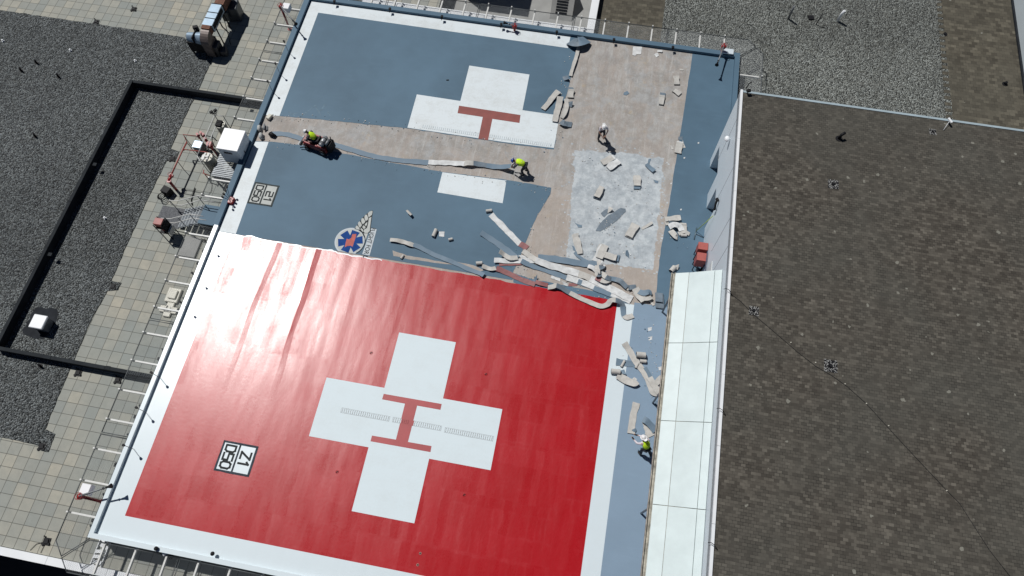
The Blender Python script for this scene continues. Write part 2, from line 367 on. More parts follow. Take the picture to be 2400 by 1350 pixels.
# ================================================================ SETTING
ZL=-1.3          # level of the roofs round the pad
ZT=6.0           # level of the high brown roof
g=MB(); g.add([(-700,-700,-26),(700,-700,-26),(700,700,-26),(-700,700,-26)],[(0,1,2,3)])
tag(g.build('ground',ASPH,loc=(0,0,-26)),kind='structure')
# paved terrace round the pad, and loose gravel
m=MB(); m.slab([(-46,-9.12),(14.5,-9.12),(14.5,-7.6),(-12.9,-7.6),(-12.9,27.4),(-5,27.4),(-5,36),(-46,42)],ZL-.1,ZL)
tag(m.build('pavement',PAVER,loc=(0,0,ZL)),kind='structure')
GE=[P(-8,1022,ZL),P(104,1046,ZL),P(96,1056,ZL),P(114,1059,ZL),P(130,1017,ZL),P(106,1006,ZL),P(145,910,ZL),P(184,820,ZL),P(216,745,ZL),P(252,682,ZL),P(277,680,ZL),P(285,663,ZL),P(262,658,ZL),P(304,560,ZL),P(352,455,ZL),P(390,378,ZL),P(414,372,ZL),P(420,355,ZL),P(400,349,ZL),P(433,275,ZL),P(455,232,ZL),P(497,142,ZL),P(503,127,ZL),P(430,88,ZL),P(300,68,ZL),P(150,46,ZL),P(0,24,ZL)]
GE=[(-46,P(0,24,ZL).y+1.2)]+[(-46,P(0,1022,ZL).y)]+[(q.x,q.y) for q in GE]
m=MB(); m.slab(jag(GE,.035,.12,True,(0,1,len(GE)-1)),ZL-.05,ZL+.035)
tag(m.build('gravel',GRAV,loc=(0,0,ZL)),kind='stuff')
# the lower building
B=empty('hospital_building',(-20,8,ZL-24),'lower hospital building with the paved and gravelled roof around the helipad','building')
m=MB(); m.box(-46,14.5,-9.45,27.3,-26,ZL-.12); m.box(-46,-5.2,27.3,42,-26,ZL-.12); m.box(5.3,33.4,18.2,42,-26,ZL-.12)
m.box(-5.2,5.2,27.31,41.9,-26,-2.8)
m.build('wall',SIDE,B)
m=MB()
for i in range(20):
    x0=-46+i*3.05; m.box(x0+.006,x0+3.04,-9.5,-9.14,ZL-.25,ZL+.2)
m.build('parapet_coping',WCAP,B)
# expansion-joint kerb, one long dark upstand
m=MB(); YN,YS,XW=18.32,.12,-22.72; zk=ZL+.58
m.box(XW-.07,XW+.07,YS-.07,YN+.07,ZL,zk-.05); m.box(XW+.07,-13.6,YN-.07,YN+.07,ZL,zk-.05); m.box(XW+.07,-13.6,YS-.07,YS+.07,ZL,zk-.05)
o=m.build('dark_upstand',DARK); tag(o,'long black roof upstand forming three sides of a rectangle in the gravel','roof upstand')
m=MB()
for i in range(6):
    y0=YS+i*3.05; m.box(XW-.10,XW+.09,max(y0,YS-.14)+.008,min(y0+3.04,YN+.14),zk-.05,zk)
for i in range(3):
    x0=XW+.135+i*3.05; 
    for yy in (YN,YS): m.box(x0+.008,min(x0+3.04,-13.6),yy-.095,yy+.095,zk-.05,zk)
m.build('cap',CURBD,o)
for (px,py) in ((222,385),(117,596),(253,862),(575,238)):
    q=P(px,py,zk); m=MB(); m.box(q.x-.11,q.x+.11,q.y-.10,q.y+.10,zk-.04,zk+.012); m.build('cap_joint_plate',CURBD,o)
# ---------------------------------------------------------------- roofs beyond the pad, top right
m=MB(); m.slab([(5.6,27.0),(10.2,27.0),(10.2,42),(5.6,42)],ZL-.1,ZL); m.slab([(28.62,18.4),(33.4,18.4),(33.4,42),(28.62,42)],ZL-.1,ZL)
tag(m.build('roof_paving',TAN,loc=(28,30,ZL)),kind='structure')
E_=jag([(13.2,26.2),(13.2,18.2),(28.7,18.2),(28.7,26.0),(28.55,42),(10.15,42),(10.15,27.0),(13.2,27.0)],.03,.1)
m=MB(); m.slab(E_,ZL-.08,ZL+.03); tag(m.build('pale_gravel',GRAVR,loc=(20,30,ZL)),kind='stuff')
m=MB(); m.slab([(5.6,26.0),(15.0,26.0),(15.0,27.02),(5.6,27.02)],ZL-.12,ZL-.004); m.slab([(13.0,17),(16,17),(16,26.0),(13.0,26.0)],ZL-.12,ZL-.004)
tag(m.build('roof_membrane',GRAVR,loc=(10,26,ZL)),kind='structure')
# little saw-tooth pavers along the gravel edge
m=MB(); y=19.0
while y<37:
    m.box(28.30,28.66,y,y+.26,ZL,ZL+.05); y+=.50
o=m.build('edging_paver',TAN); tag(o,'row of tan edging pavers with toothed gaps between pale gravel and tan roof','edging',kind='stuff')
# white-edged light well just beyond the pad
W=empty('light_well',(2,30,ZL),'white-edged grey lower roof with a slatted louvre beyond the top net','building')
m=MB(); zc=-.75
for i in range(5):
    x1=5.21-i*3.05; m.box(x1-3.04,x1-.006,27.42,27.86,ZL-.3,zc)
for i in range(4):
    y0=27.42+i*3.05; m.box(5.22,5.72,y0+.006,y0+3.04,ZL-.3,zc+.003)
m.build('coping',WCAP,W)
m=MB(); m.box(-12,5.21,27.83,27.86,-2.6,-1.0)
m.build('wall',CONC,W)
m=MB(); m.box(-12,5.21,27.9,41.9,-2.7,-2.6)
for i in range(9): m.box(-11+i*1.9,-10.98+i*1.9,27.9,41.9,-2.6,-2.592)
m.build('roof_membrane',CONC,W)
m=MB(); m.box(-12,5.30,27.0,27.5,ZL-.2,ZL+.02); m.build('gutter',CURBD,W)
q=P(1318,20,-2.0)
m=MB(); m.add([(q.x-.8,q.y-.5,-2.6),(q.x+.75,q.y-.5,-2.6),(q.x+.75,q.y+1.3,-1.3),(q.x-.8,q.y+1.3,-1.3),(q.x-.8,q.y+2.4,-2.6),(q.x+.75,q.y+2.4,-2.6)],[(0,1,2,3),(0,3,4),(1,5,2),(3,2,5,4)]); m.build('vent_housing',CONC,W)
m=MB()
for i in range(9):
    t=.18+i*.085; y_=q.y-.5+1.8*t; z_=-2.6+1.3*t+.02; m.add([(q.x-.45,y_,z_),(q.x+.35,y_,z_),(q.x+.35,y_+.09,z_+.1),(q.x-.45,y_+.09,z_+.1)],[(0,1,2,3)])
m.build('louvre',DARK,W)
q=P(1241,42,-2.6); m=MB(); m.box(q.x-6.6,q.x-3.24,q.y+2.3,q.y+7,-2.6,3.4); m.build('unseen_shadow_block',CONC,W)  # unseen block added out of view to throw the triangular shadow
# building past the right-hand roof edge
W=empty('panel_building',(36,26,-26),'pale blue panelled building past the tan roof at the right edge of the photo','building')
m=MB(); m.box(34.15,48,17.0,27.5,-26,-1.0); m.box(34.4,48,27.5,44,-26,-.6); m.build('wall',WALLP,W)
m=MB(); m.box(34.0,34.4,17.0,21.5,-1.0,-.6); m.box(33.85,34.3,21.6,25.2,-1.0,-.3); m.box(34.25,34.6,25.3,44,-1.0,-.35); m.build('parapet_coping',WCAP,W)
m=MB(); m.box(33.28,33.4,18.4,42,ZL-.1,ZL+.12)
tag(m.build('dark_roof_edge',DARK),'dark metal edge strip where the tan paved roof ends beside the void','roof edge')
# ================================================================ HELIPAD
H=empty('helipad',(0,9,-1.3),'rooftop helipad deck, half glossy red with white cross, half stripped grey coating','helipad')
XL,XR,YB,YT=-13.05,14.75,-7.72,26.22
m=MB(); m.box(XL-.2,XR+.2,YB-.13,YT+.2,-1.28,-.02)
m.add([(XL-.1,YB-.1,0),(XR+.1,YB-.1,0),(XR+.1,YT+.1,0),(XL-.1,YT+.1,0)],[(0,1,2,3)])
slab=m.build('deck_slab',[BARE],H)
def C2(L,z=0): return [(P(a,b,z).x,P(a,b,z).y) for a,b in L]
# kerbs
kz=.2; KW=.33
m=MB(); m.box(XL-KW,XL,8.9,YT+KW,-.6,kz); m.box(XL,XR+.3,YT,YT+KW,-.6,kz-.002); m.box(XR,XR+.3,17.9,YT,-.6,kz)
k=m.build('kerb',GREY,H); tag(k,'grey painted kerb')
m=MB(); m.box(XL-.22,XL,YB,8.898,-.6,kz+.004); m.box(XL-.22,XR,YB-.22,YB-.001,-.6,kz+.002)
k=m.build('kerb',WHITE2,H); tag(k,'freshly white painted kerb')
# grey old coating, two sheets
tA=[(660,30)]
A=[(XL,YT),(P(1372,97).x,YT)]+jag(C2([(1372,97),(1354,110),(1345,140),(1338,180),(1330,215),(1318,250),(1309,285),(1303,324),(1298,350)]),.03,.25,False)[1:]
A+=jag(C2([(1298,350),(1240,343),(1180,335),(1100,323),(1030,312),(954,301),(880,293),(800,285),(715,277),(655,272),(622,270)]),.03,.3,False)+[(XL,P(622,270).y)]
m=MB(); m.slab(A,0,.010); m.build('grey_coating',GREY,H)
Bp=[(XL,P(588,330).y)]+jag(C2([(588,330),(630,332),(700,339),(760,350),(803,360),(900,378),(1037,403),(1120,413),(1188,422),(1240,430),(1292,440),(1290,455),(1278,475),(1260,503),(1244,540),(1233,566),(1224,590),(1213,613),(1203,636)]),.03,.3,False)+[(P(1203,648).x,8.62),(XL,8.62)]
m=MB(); m.slab(Bp,0,.010); m.build('grey_coating',GREY,H)
Rp=jag(C2([(1622,133),(1612,200),(1602,265),(1592,330),(1580,400),(1570,470),(1556,545),(1545,610),(1540,670),(1535,716)]),.02,.3,False)+[(13.85,P(1558,722).y),(XR,13.0),(XR,YT),(P(1622,133).x,YT)]
m=MB(); m.slab(Rp,0,.008); m.build('grey_coating',GREY,H)
Np=C2([(1487,709),(1535,716),(1560,720)])+[(13.9,P(1560,720).y),(13.9,YB),(P(1407,1350).x,YB)]
m=MB(); m.slab(Np,0,.011); m.build('grey_coating',GREY2,H)
# strip of scraped residue and small islands
m=MB(); PQ=jag(C2([(1347,352),(1450,358),(1555,370),(1549,450),(1540,540),(1530,632),(1430,620),(1326,612),(1336,540),(1342,450)]),.09,.06); m.slab(PQ,0,.0035)
for i in range(260):
    b_=random.choice(PQ); x=b_[0]+random.gauss(0,.22); y=b_[1]+random.gauss(0,.22); r=random.uniform(.02,.09)
    m.slab([(x+r*random.uniform(.5,1.3)*math.cos(t),y+r*random.uniform(.4,1.0)*math.sin(t)) for t in (0,1.1,2.2,3.3,4.3,5.3)],.001,.0037+random.uniform(0,.0006))
m.build('coating_residue',PATCH,H)
m=MB(); m.slab(jag(C2([(920,587),(953,599),(1010,609),(1064,621),(1010,615),(950,606),(922,600)]),.03,.2),.0,.0118)
m.slab(jag(C2([(1064,612),(1110,622),(1136,634),(1120,637),(1085,627)]),.03,.2),.0,.0118)
m.build('scraped_streak',BARE,H)
m=MB(); m.slab(jag(C2([(1030,662),(1160,672),(1260,700),(1290,700),(1180,660),(1060,640)]),.02,.3),.0,.005)
# red edge residue: grey coating sliver along the new red field
sl=jag(C2([(1203,640),(1250,655),(1320,668),(1400,684),(1470,703),(1478,716),(1440,712),(1340,695),(1250,675),(1203,662)]),.03,.3)
m=MB(); m.slab(sl,0,.0105); m.build('grey_coating',GREY,H)
# old white markings
def sheet(name,poly,z,mat,par=None,lab=None):
    mm=MB(); mm.slab(poly,z-.004,z); o=mm.build(name,mat,par or H)
    if lab: o['label']=lab
    return o
c=C2([(746,30),(655,272),(622,270),(1331,113),(1335,97)])
sheet('white_border',[(XL+.05,YT-.02),(c[4][0],YT-.02),c[3],c[0],c[1],(XL+.05,c[2][1])],.0142,WHITE,lab='older white border band round the grey field')
c=C2([(588,330),(630,332),(553,548)])
sheet('white_border',[(XL+.05,c[0][1]-.03),(c[1][0],c[1][1]-.03),(c[2][0],8.64),(XL+.05,8.64)],.0142,WHITE)
sheet('white_cross',C2([(1100,154),(1241,175),(1224.5,258.5),(1304,270),(1311,273),(1309,285),(1303,322),(1298,347),(1180,333),(1100,321),(955,299.5),(977,221.5),(1079,237)]),.0142,WHITE,lab='old white cross with its lower arm cut off by the scraped strip')
sheet('white_cross',C2([(1037,404),(1187,423.5),(1178,476.5),(1025,451)]),.0142,WHITE,lab='leftover lower arm of the old white cross')
sheet('letter_h',C2([(1076,248),(1220,270),(1217.5,288.6),(1154,279),(1144,329),(1121,325.5),(1131.5,274.5),(1072.4,265.5)]),.0184,HOLD,lab='faded brick red upper half of the old letter H')
# drain teeth row through the old cross
m=MB()
for i in range(64):
    t=i/63; a=P(992+t*300,296+t*44,.016); 
    m.box(a.x-.04,a.x+.01,a.y-.11,a.y+.12,.0142,.0168); m.box(a.x-.04,a.x+.13,a.y-.125,a.y-.11,.0142,.0165)
m.build('drain_slots',simple('pale_slot_shadow',(.50,.56,.59),.7),H)
# new paint
RXL,RXR,RYB,RYT=-12.03,9.53,-6.72,8.60
sheet('white_border',[(XL,8.62),(RXL,8.60),(RXL,RYB),(RXR,RYB),(RXR,8.35),(P(1487,709).x,8.35),(P(1407,1350).x,YB),(XL,YB)],.0142,WHITE2,lab='new glossy white border band round the red field')
top=jag([(RXL,RYT),(RXR,8.42)],.035,.3,False)
m=MB(); m.slab([(q[0],q[1]) for q in top][::-1]+[(RXL,RYB),(RXR,RYB)],0,.0146)
m.build('red_field',RED,H)
up=jag([(RXL,RYT-.01),(-3.5,RYT-.10)],.06,.12,False); up2=[(q[0],q[1]+.03+.05*mnoise.noise((q[0]*2.1,3,1))) for q in up]
m=MB(); m.slab([(q[0],q[1]-.03) for q in up]+up2[::-1],.008,.0155)
m.build('paint_edge',WHITE2,H)
u=3.05
cr=[(-.5,1.5),(.5,1.5),(.5,.5),(1.5,.5),(1.5,-.5),(.5,-.5),(.5,-1.5),(-.5,-1.5),(-.5,-.5),(-1.5,-.5),(-1.5,.5),(-.5,.5)]
sheet('white_cross',[(a*u,b*u) for a,b in cr],.0186,CROSSW,lab='crisp new white cross on the red field')
z_=.2593
hh=[(620+z_*a,750+z_*b) for a,b in ((1078,668),(1602,760),(1590,813),(1380,775),(1297,1103),(1510,1140),(1500,1195),(958,1097),(972,1045),(1188,1082),(1270,757),(1063,718))]
sheet('letter_h',C2(hh),.0226,HRED,lab='muted red letter H on the new cross')
for (a,b,c_,d) in ((693,822,1130,888),(1158,905,1598,975),(1630,995,2066,1072)):
    p0=P(620+z_*a,750+z_*b); p1=P(620+z_*c_,750+z_*d); y=(p0.y+p1.y)/2; hw=.115
    m=MB(); m.box(p0.x,p1.x,y-hw,y+hw,.0,.024); m.box(p0.x-.012,p1.x+.012,y-hw-.014,y+hw+.014,0,.0195,1)
    n=int((p1.x-p0.x)/.105)
    for i in range(n):
        for j in (-1,0,1):
            cx=p0.x+(i+.5)*(p1.x-p0.x)/n; cy=y+j*.07; r=.02
            red = 620+0<0
            m.add([(cx-r,cy-r,.0262),(cx+r,cy-r,.0262),(cx+r,cy+r,.0262),(cx-r,cy+r,.0262)],[(0,1,2,3)],1)
    o=m.build('drain_grate',[CROSSW,simple('grate_hole_shadow',(.22,.23,.24),.8)],H)
# overpainted red part of the middle grate
p0=P(620+z_*1240,750+z_*915); p1=P(620+z_*1345,750+z_*935)
m=MB(); y=(P(620+z_*1158,750+z_*905).y+P(620+z_*1598,750+z_*975).y)/2; m.box(p0.x-.03,p1.x+.02,y-.13,y+.13,.02,.0275)
for i in range(4):
    for j in (-1,0,1):
        cx=p0.x+.05+i*.095; m.add([(cx-.018,y+j*.07-.018,.029),(cx+.018,y+j*.07-.018,.029),(cx+.018,y+j*.07+.018,.029),(cx-.018,y+j*.07+.018,.029)],[(0,1,2,3)],1)
m.build('drain_grate',[HRED,simple('red_hole_shadow',(.12,.02,.02),.8)],H)
# tie-down sockets in the red field
for (px,py) in ((870,827),(1139,877),(790,1106),(1088,1160),(985,1297),(979,1324)):
    q=P(px,py,.015); m=MB(); big=py<1200
    r=.07 if big else .05
    m.tube([(q.x+r*math.cos(t*math.pi/6),q.y+r*math.sin(t*math.pi/6),.02) for t in range(13)],.012,6,0 if big else 1)
    m.obox((q.x,q.y,.014),.12 if big else .05,.04,.012,.8,2)
    m.build('tie_down_socket',[RED,STAIN,BLACK],H)
# weight markings --------------------------------------------------
def text_mesh(txt,size,mat,loc,rz,name,par,xs=1.0,bold=.0):
    cu=bpy.data.curves.new(name,'FONT'); cu.body=txt; cu.size=size; cu.align_x='CENTER'; cu.align_y='CENTER'; cu.extrude=.0015; cu.offset=bold
    t=bpy.data.objects.new('tmp',cu); col.objects.link(t)
    dg=bpy.context.evaluated_depsgraph_get(); me=bpy.data.meshes.new_from_object(t.evaluated_get(dg))
    bpy.data.objects.remove(t); me.transform(Matrix.Rotation(rz,4,'Z')@Matrix.Diagonal((xs,1,1,1)))
    me.materials.clear(); me.materials.append(mat)
    o=bpy.data.objects.new(name,me); col.objects.link(o); o.parent=par; o.location=Vector(loc)-total(par); return o
STROKES={'2':[((0,1),(1,1),(1,.5),(0,.5),(0,0),(1,0))],'1':[((.2,.82),(.5,1),(.5,0))],'D':[((0,0),(0,1),(.75,1),(1,.8),(1,.2),(.75,0),(0,0))],'5':[((1,1),(0,1),(0,.52),(1,.52),(1,0),(0,0))],'0':[((.25,0),(0,.2),(0,.8),(.25,1),(.75,1),(1,.8),(1,.2),(.75,0),(.25,0))],'Z':[((0,1),(1,1),(0,0),(1,0))]}
def blockchar(m,ch,org,ux,uy,w,h,t,z,mi=0):
    for st in STROKES[ch]:
        pts=[Vector(org)+ux*(a*w)+uy*(b*h) for a,b in st]
        for a,b in zip(pts[:-1],pts[1:]):
            d=(b-a); L=d.length; d/=L; n=Vector((-d.y,d.x)); a2=a-d*t/2; b2=b+d*t/2
            q=[a2+n*t/2,a2-n*t/2,b2-n*t/2,b2+n*t/2]
            m.slab([(v.x,v.y) for v in q],z-.002,z+random.uniform(0,.0012),mi)
def weight_sign(corners,bgm,inkm,frm,lab,dy21=0,charz='2'):
    c=[P(a,b) for a,b in corners]; x0=(c[0].x+c[3].x)/2; x1=(c[1].x+c[2].x)/2; y1=(c[0].y+c[1].y)/2; y0=(c[2].y+c[3].y)/2
    m=MB(); m.slab(jag([(x0,y0),(x1,y0),(x1,y1),(x0,y1)],.015,.15),.012,.0188); s=m.build('weight_marking',frm,H); s['label']=lab
    bw=.105; xm=x0+(x1-x0)*.5
    m=MB(); m.slab([(x0+bw,y0+bw),(xm-bw*.45,y0+bw),(xm-bw*.45,y1-bw),(x0+bw,y1-bw)],.017,.0228); m.slab([(xm+bw*.45,y0+bw),(x1-bw,y0+bw),(x1-bw,y1-bw),(xm+bw*.45,y1-bw)],.017,.0228)
    m.build('marking_panel',bgm,s)
    ux=Vector((0,-1)); uy=Vector((1,0))
    cellw=xm-bw*.45-(x0+bw); hgt=cellw*.66; tot=(y1-bw)-(y0+bw)
    m=MB(); cw=tot*.235; gap=tot*.075; st=(tot-(3*cw+2*gap))/2
    for i,chh in enumerate('D50'):
        blockchar(m,chh,(x0+bw+(cellw-hgt)/2,y1-bw-st-i*(cw+gap)),ux,uy,cw,hgt,hgt*.205,.026)
    st=(tot-(2*cw+gap))/2+dy21
    for i,chh in enumerate(charz+'1'):
        blockchar(m,chh,(xm+bw*.45+(cellw-hgt)/2,y1-bw-st-i*(cw+gap)),ux,uy,cw,hgt,hgt*.205,.026)
    m.build('digits',inkm,s)
weight_sign([(526,1031),(607,1047),(583,1118),(500,1103)],WHITE2,INKD,simple('marking_frame_blackish',(.045,.055,.07),.8,0,.6,8,.25),'crisp black framed 21 over D50 marking on the red field',0,'Z')
weight_sign([(597,426),(655,436),(638,486),(580,476)],CREAMP,INKD,simple('marking_frame_faded',(.05,.06,.062),.8,0,.3,8,.2),'faded cream 21 over D50 marking on the grey field',.12,'2')
# emblem -----------------------------------------------------------
zq=.09627
def EP(a,b): return (760+a*zq,480+b*zq)
def clip_low(poly,ymin):   # keep the part above the red field edge
    out=[]; n=len(poly)
    for i in range(n):
        a=poly[i]; b=poly[(i+1)%n]; ia=a[1]>=ymin; ib=b[1]>=ymin
        if ia: out.append(a)
        if ia!=ib:
            t=(ymin-a[1])/(b[1]-a[1]); out.append((a[0]+(b[0]-a[0])*t,ymin))
    return out
ym=8.63
em_c=P(*EP(625,890)); R_=(P(*EP(1000,890)).x-P(*EP(245,890)).x)/2
circ=[(em_c.x+R_*math.cos(i*math.pi/24),em_c.y+R_*math.sin(i*math.pi/24)) for i in range(48)]
e=sheet('emblem',clip_low(circ,ym),.0152,SILVP,lab='round winged rescue emblem cut off by the red field')
circ=[(em_c.x+(R_-.08)*math.cos(i*math.pi/24),em_c.y+(R_-.08)*math.sin(i*math.pi/24)) for i in range(48)]
sheet('emblem_disc',clip_low(circ,ym),.0192,CREAMP,e)
arc=[]; 
m=MB()
for i in range(-20,33):
    a0=math.radians(-32+i*2.6+20); 
for i in range(30):
    a0=math.radians(-50+i*4); a1=math.radians(-46.2+i*4); q=[(em_c.x+r*math.cos(t),em_c.y+r*math.sin(t)) for r,t in ((R_-.03,a0),(R_+.02,a0),(R_+.02,a1),(R_-.03,a1))]
    q=clip_low(q,ym)
    if len(q)>2: m.slab(q,.018,.0236)
m.build('emblem_outline',INKD,e)
m=MB(); zz=.0238
for k_ in range(6):
    an=math.radians(78+k_*60); d=Vector((math.cos(an),math.sin(an))); n=Vector((-d.y,d.x)); c0=Vector((em_c.x+.03,em_c.y+.0))
    q=[c0+d*.10+n*.16,c0+d*.10-n*.16,c0+d*R_*.80-n*.24,c0+d*R_*.80+n*.24]
    m.slab(clip_low([(v.x,v.y) for v in q],ym),.019,zz+k_*.0006)
m.build('emblem_star',BLUEP,e)
sheet('emblem_figure',clip_low(C2([EP(*q) for q in ((685,720),(785,715),(770,790),(740,880),(690,1030),(650,1000),(560,1010),(500,1040),(530,900),(550,830),(600,850),(660,810))]),ym),.0300,PINKP,e)
wing=[[(760,580),(770,530),(800,505),(850,560),(872,615),(800,600)],[(822,480),(830,430),(865,405),(900,450),(920,500),(870,565),(840,530)],[(900,385),(910,340),(950,325),(985,380),(1000,420),(940,480),(910,440)],[(980,290),(1000,250),(1040,245),(1070,320),(1060,370),(1010,400),(985,350)],[(1060,215),(1100,170),(1160,150),(1180,170),(1160,250),(1080,310)],[(880,600),(900,570),(950,610),(945,670)],[(925,545),(965,500),(1010,550),(970,600)],[(985,480),(1050,420),(1045,480),(1015,530)],[(1085,330),(1150,295),(1135,400),(1120,520),(1110,640),(1060,690),(990,690),(955,650),(975,605),(1040,570),(1070,470),(1080,390)]]
m=MB()
for w_ in wing: m.slab(C2([EP(*q) for q in w_]),.012,.0215)
m.slab(C2([EP(*q) for q in ((950,700),(1065,700),(1010,860),(990,780))]),.012,.0215)
m.build('wing_feathers',CREAMP,e)
m=MB(); m.slab(C2([EP(*q) for q in ((735,590),(815,480),(890,370),(970,280),(1050,210),(1150,140),(1192,150),(1165,300),(1135,520),(1120,650),(1060,710),(950,700),(1010,870),(985,760),(900,670),(820,615))]),.012,.0178)
m.build('wing_outline',INKD,e)
ban=[EP(1150,565),EP(1280,600),EP(1105,1240),EP(925,1205)]
sheet('banner',clip_low(C2(ban),ym),.0218,SILVP,e)
bt=P(*EP(1180,600)); bb=P(*EP(1010,1215)); dirv=Vector((bb.x-bt.x,bb.y-bt.y)); L=dirv.length
ang=math.atan2(dirv.y,dirv.x); mid=P(*EP(1090,925))
tm=text_mesh('FLIGHT FOR L',.36,INKD,(mid.x,mid.y,.0232),ang,'banner_lettering',e,.86,.004)

# scuff marks on the old grey coating
def scuff(L,w,z=.0108):
    m=MB()
    for a in L:
        pts=[P(x,y) for x,y in a]
        for p0,p1 in zip(pts[:-1],pts[1:]):
            d=Vector((p1.x-p0.x,p1.y-p0.y)); d.normalize(); n=Vector((-d.y,d.x))*w/2
            m.slab(jag([(p0.x+n.x,p0.y+n.y),(p0.x-n.x,p0.y-n.y),(p1.x-n.x*.4,p1.y-n.y*.4),(p1.x+n.x*.4,p1.y+n.y*.4)],.02,.1),.009,z+random.uniform(0,.0006))
    return m
scuff([[(738,246),(752,272)],[(740,247),(720,262),(706,274)],[(762,245),(750,262)],[(768,262),(774,272)],[(676,262),(692,272)],[(684,268),(700,264)]],.13).build('scuff_mark',simple('pale_scuff',(.125,.195,.255),.7,0,.3,6,.25),H)
def pin(px,py,axis,val):
    d=RC@np.array([(px-1200)/F_PX,-(py-675)/F_PX,-1.0]); t=(val-CAM[axis])/d[axis]; q=CAM+d*t
    return Vector(q)
ORD=['first','second','third','fourth','fifth','sixth','seventh','eighth','ninth','tenth','eleventh','twelfth','thirteenth','fourteenth','fifteenth']
# ================================================================ TOWER BUILDING on the right
T=empty('tower_building',(24,8,-26),'taller building on the right with a flat brown paved roof and pale wall','building')
m=MB(); XW2=13.8; YN2=18.35
m.box(XW2,48,-30,YN2,2.13,ZT-.05); m.box(XW2,48,-30,13.7,-26,2.13); m.box(14.9,48,13.7,YN2,-26,2.13)
m.box(XW2,14.9,17.78,YN2,-.7,2.13); m.box(XW2,14.9,15.0,15.93,-.3,2.13)
m.build('wall',WALLP,T)
JG=simple('joint_shadow_gap',(.20,.22,.24),.7)
for y in (16.9,14.0,11.1,9.6):
    m=MB(); m.box(XW2-.004,XW2+.01,y,y+.03,2.14,ZT-.3); m.build('panel_joint',JG,T)
m=MB(); m.add([(13.92,-30,ZT),(48,-30,ZT),(48,18.34,ZT),(13.92,18.34,ZT)],[(0,1,2,3)]); m.build('roof_paving',BROWN,T)
m=MB()
for i in range(17):
    y1=YN2+.1-i*3.05; m.box(13.79,13.91,y1-3.044,y1-(.0 if i==0 else .006),ZT-.02,ZT+.08)
m.build('coping',WCAP,T)
m=MB()
for i in range(12):
    x0=13.92+i*3.05; m.box(x0+.006,x0+3.044,18.33,18.45,ZT-.02,ZT+.03)
m.build('coping',simple('blue_grey_coping',(.36,.44,.48),.5,0,.1,1),T)
m=MB(); m.box(13.77,13.80,-30,YN2,ZT-.30,ZT-.03); m.build('flashing',SLAT,T)
DG=simple('grey_door_paint',(.25,.27,.29),.5,0,.05)
for y in (16.2,14.0):
    m=MB(); m.box(14.86,14.905,y,y+.9,0.0,2.05); m.build('door',DG,T)
q=pin(1684,372,1,17.74); m=MB(); m.box(14.0,14.35,17.55,17.77,1.1,1.55); m.build('door_control_box',CREAM,T)
# sloping canopy of white panels
PR=[(11.82,3.78),(12.42,4.08),(13.48,4.72),(13.79,4.90)]
rows=[8.72,5.07,1.38,-2.25,-5.9,-9.5]
for r in range(5):
    for c_ in range(3):
        (xa,za),(xb,zb)=PR[c_],PR[c_+1]; gx=.011; y1=rows[r]-.014; y0=rows[r+1]+.014
        vs=[(xa+gx,y0,za),(xb-gx,y0,zb),(xb-gx,y1,zb),(xa+gx,y1,za)]; vs2=[(a,b,z-.05) for a,b,z in vs]
        m=MB(); m.add(vs+vs2,[(0,1,2,3),(7,6,5,4),(0,4,5,1),(1,5,6,2),(2,6,7,3),(3,7,4,0)])
        m.build('canopy_panel',CANOPY,T)
m=MB(); vs=[(11.84,-9.4,3.72),(13.79,-9.4,4.83),(13.79,8.70,4.83),(11.84,8.70,3.72),(11.84,-9.4,3.5),(13.79,-9.4,4.3),(13.79,8.7,4.3),(11.84,8.7,3.5)]
m.add(vs,[(0,1,2,3),(7,6,5,4),(0,4,5,1),(1,5,6,2),(2,6,7,3),(3,7,4,0)]); m.build('canopy_frame',STAIN,T)
m=MB(); m.box(11.68,11.80,-9.5,8.76,3.52,3.60); m.box(11.655,11.68,-9.5,8.76,3.50,3.70); m.box(11.80,11.83,-9.5,8.76,3.601,3.74); m.build('gutter',STAIN,T)
for y in (8.2,3.2,-2.2,-7.5):
    m=MB(); m.tube([(11.95,y,3.75),(11.95,y,0.0)],.05,8); m.build('canopy_post',GALV,T)
# wall lamp, cable stubs
q=pin(1704,325,0,13.62); m=MB(); m.dome(q,.13,.17,.12,14,4); m.dome(q-Vector((0,0,.02)),.13,.17,-.05,14,3); m.tube([q,(13.8,q.y,q.z)],.03,6)
o=m.build('wall_lamp',WCAP); tag(o,'round white lamp on the pale wall near the far corner','wall lamp')
q=pin(1680,470,0,13.68); m=MB(); m.tube([q,q+Vector((0,-.1,-.25)),q+Vector((0,-.35,-.3)),q+Vector((0,-.2,-.6))],.06,6,0); m.obox(q,.12,.16,.16,.4); m.tube([q,(13.82,q.y,q.z)],.03,6)
o=m.build('security_camera',BLACK); tag(o,'small black camera on the pale wall between the two recesses','camera')
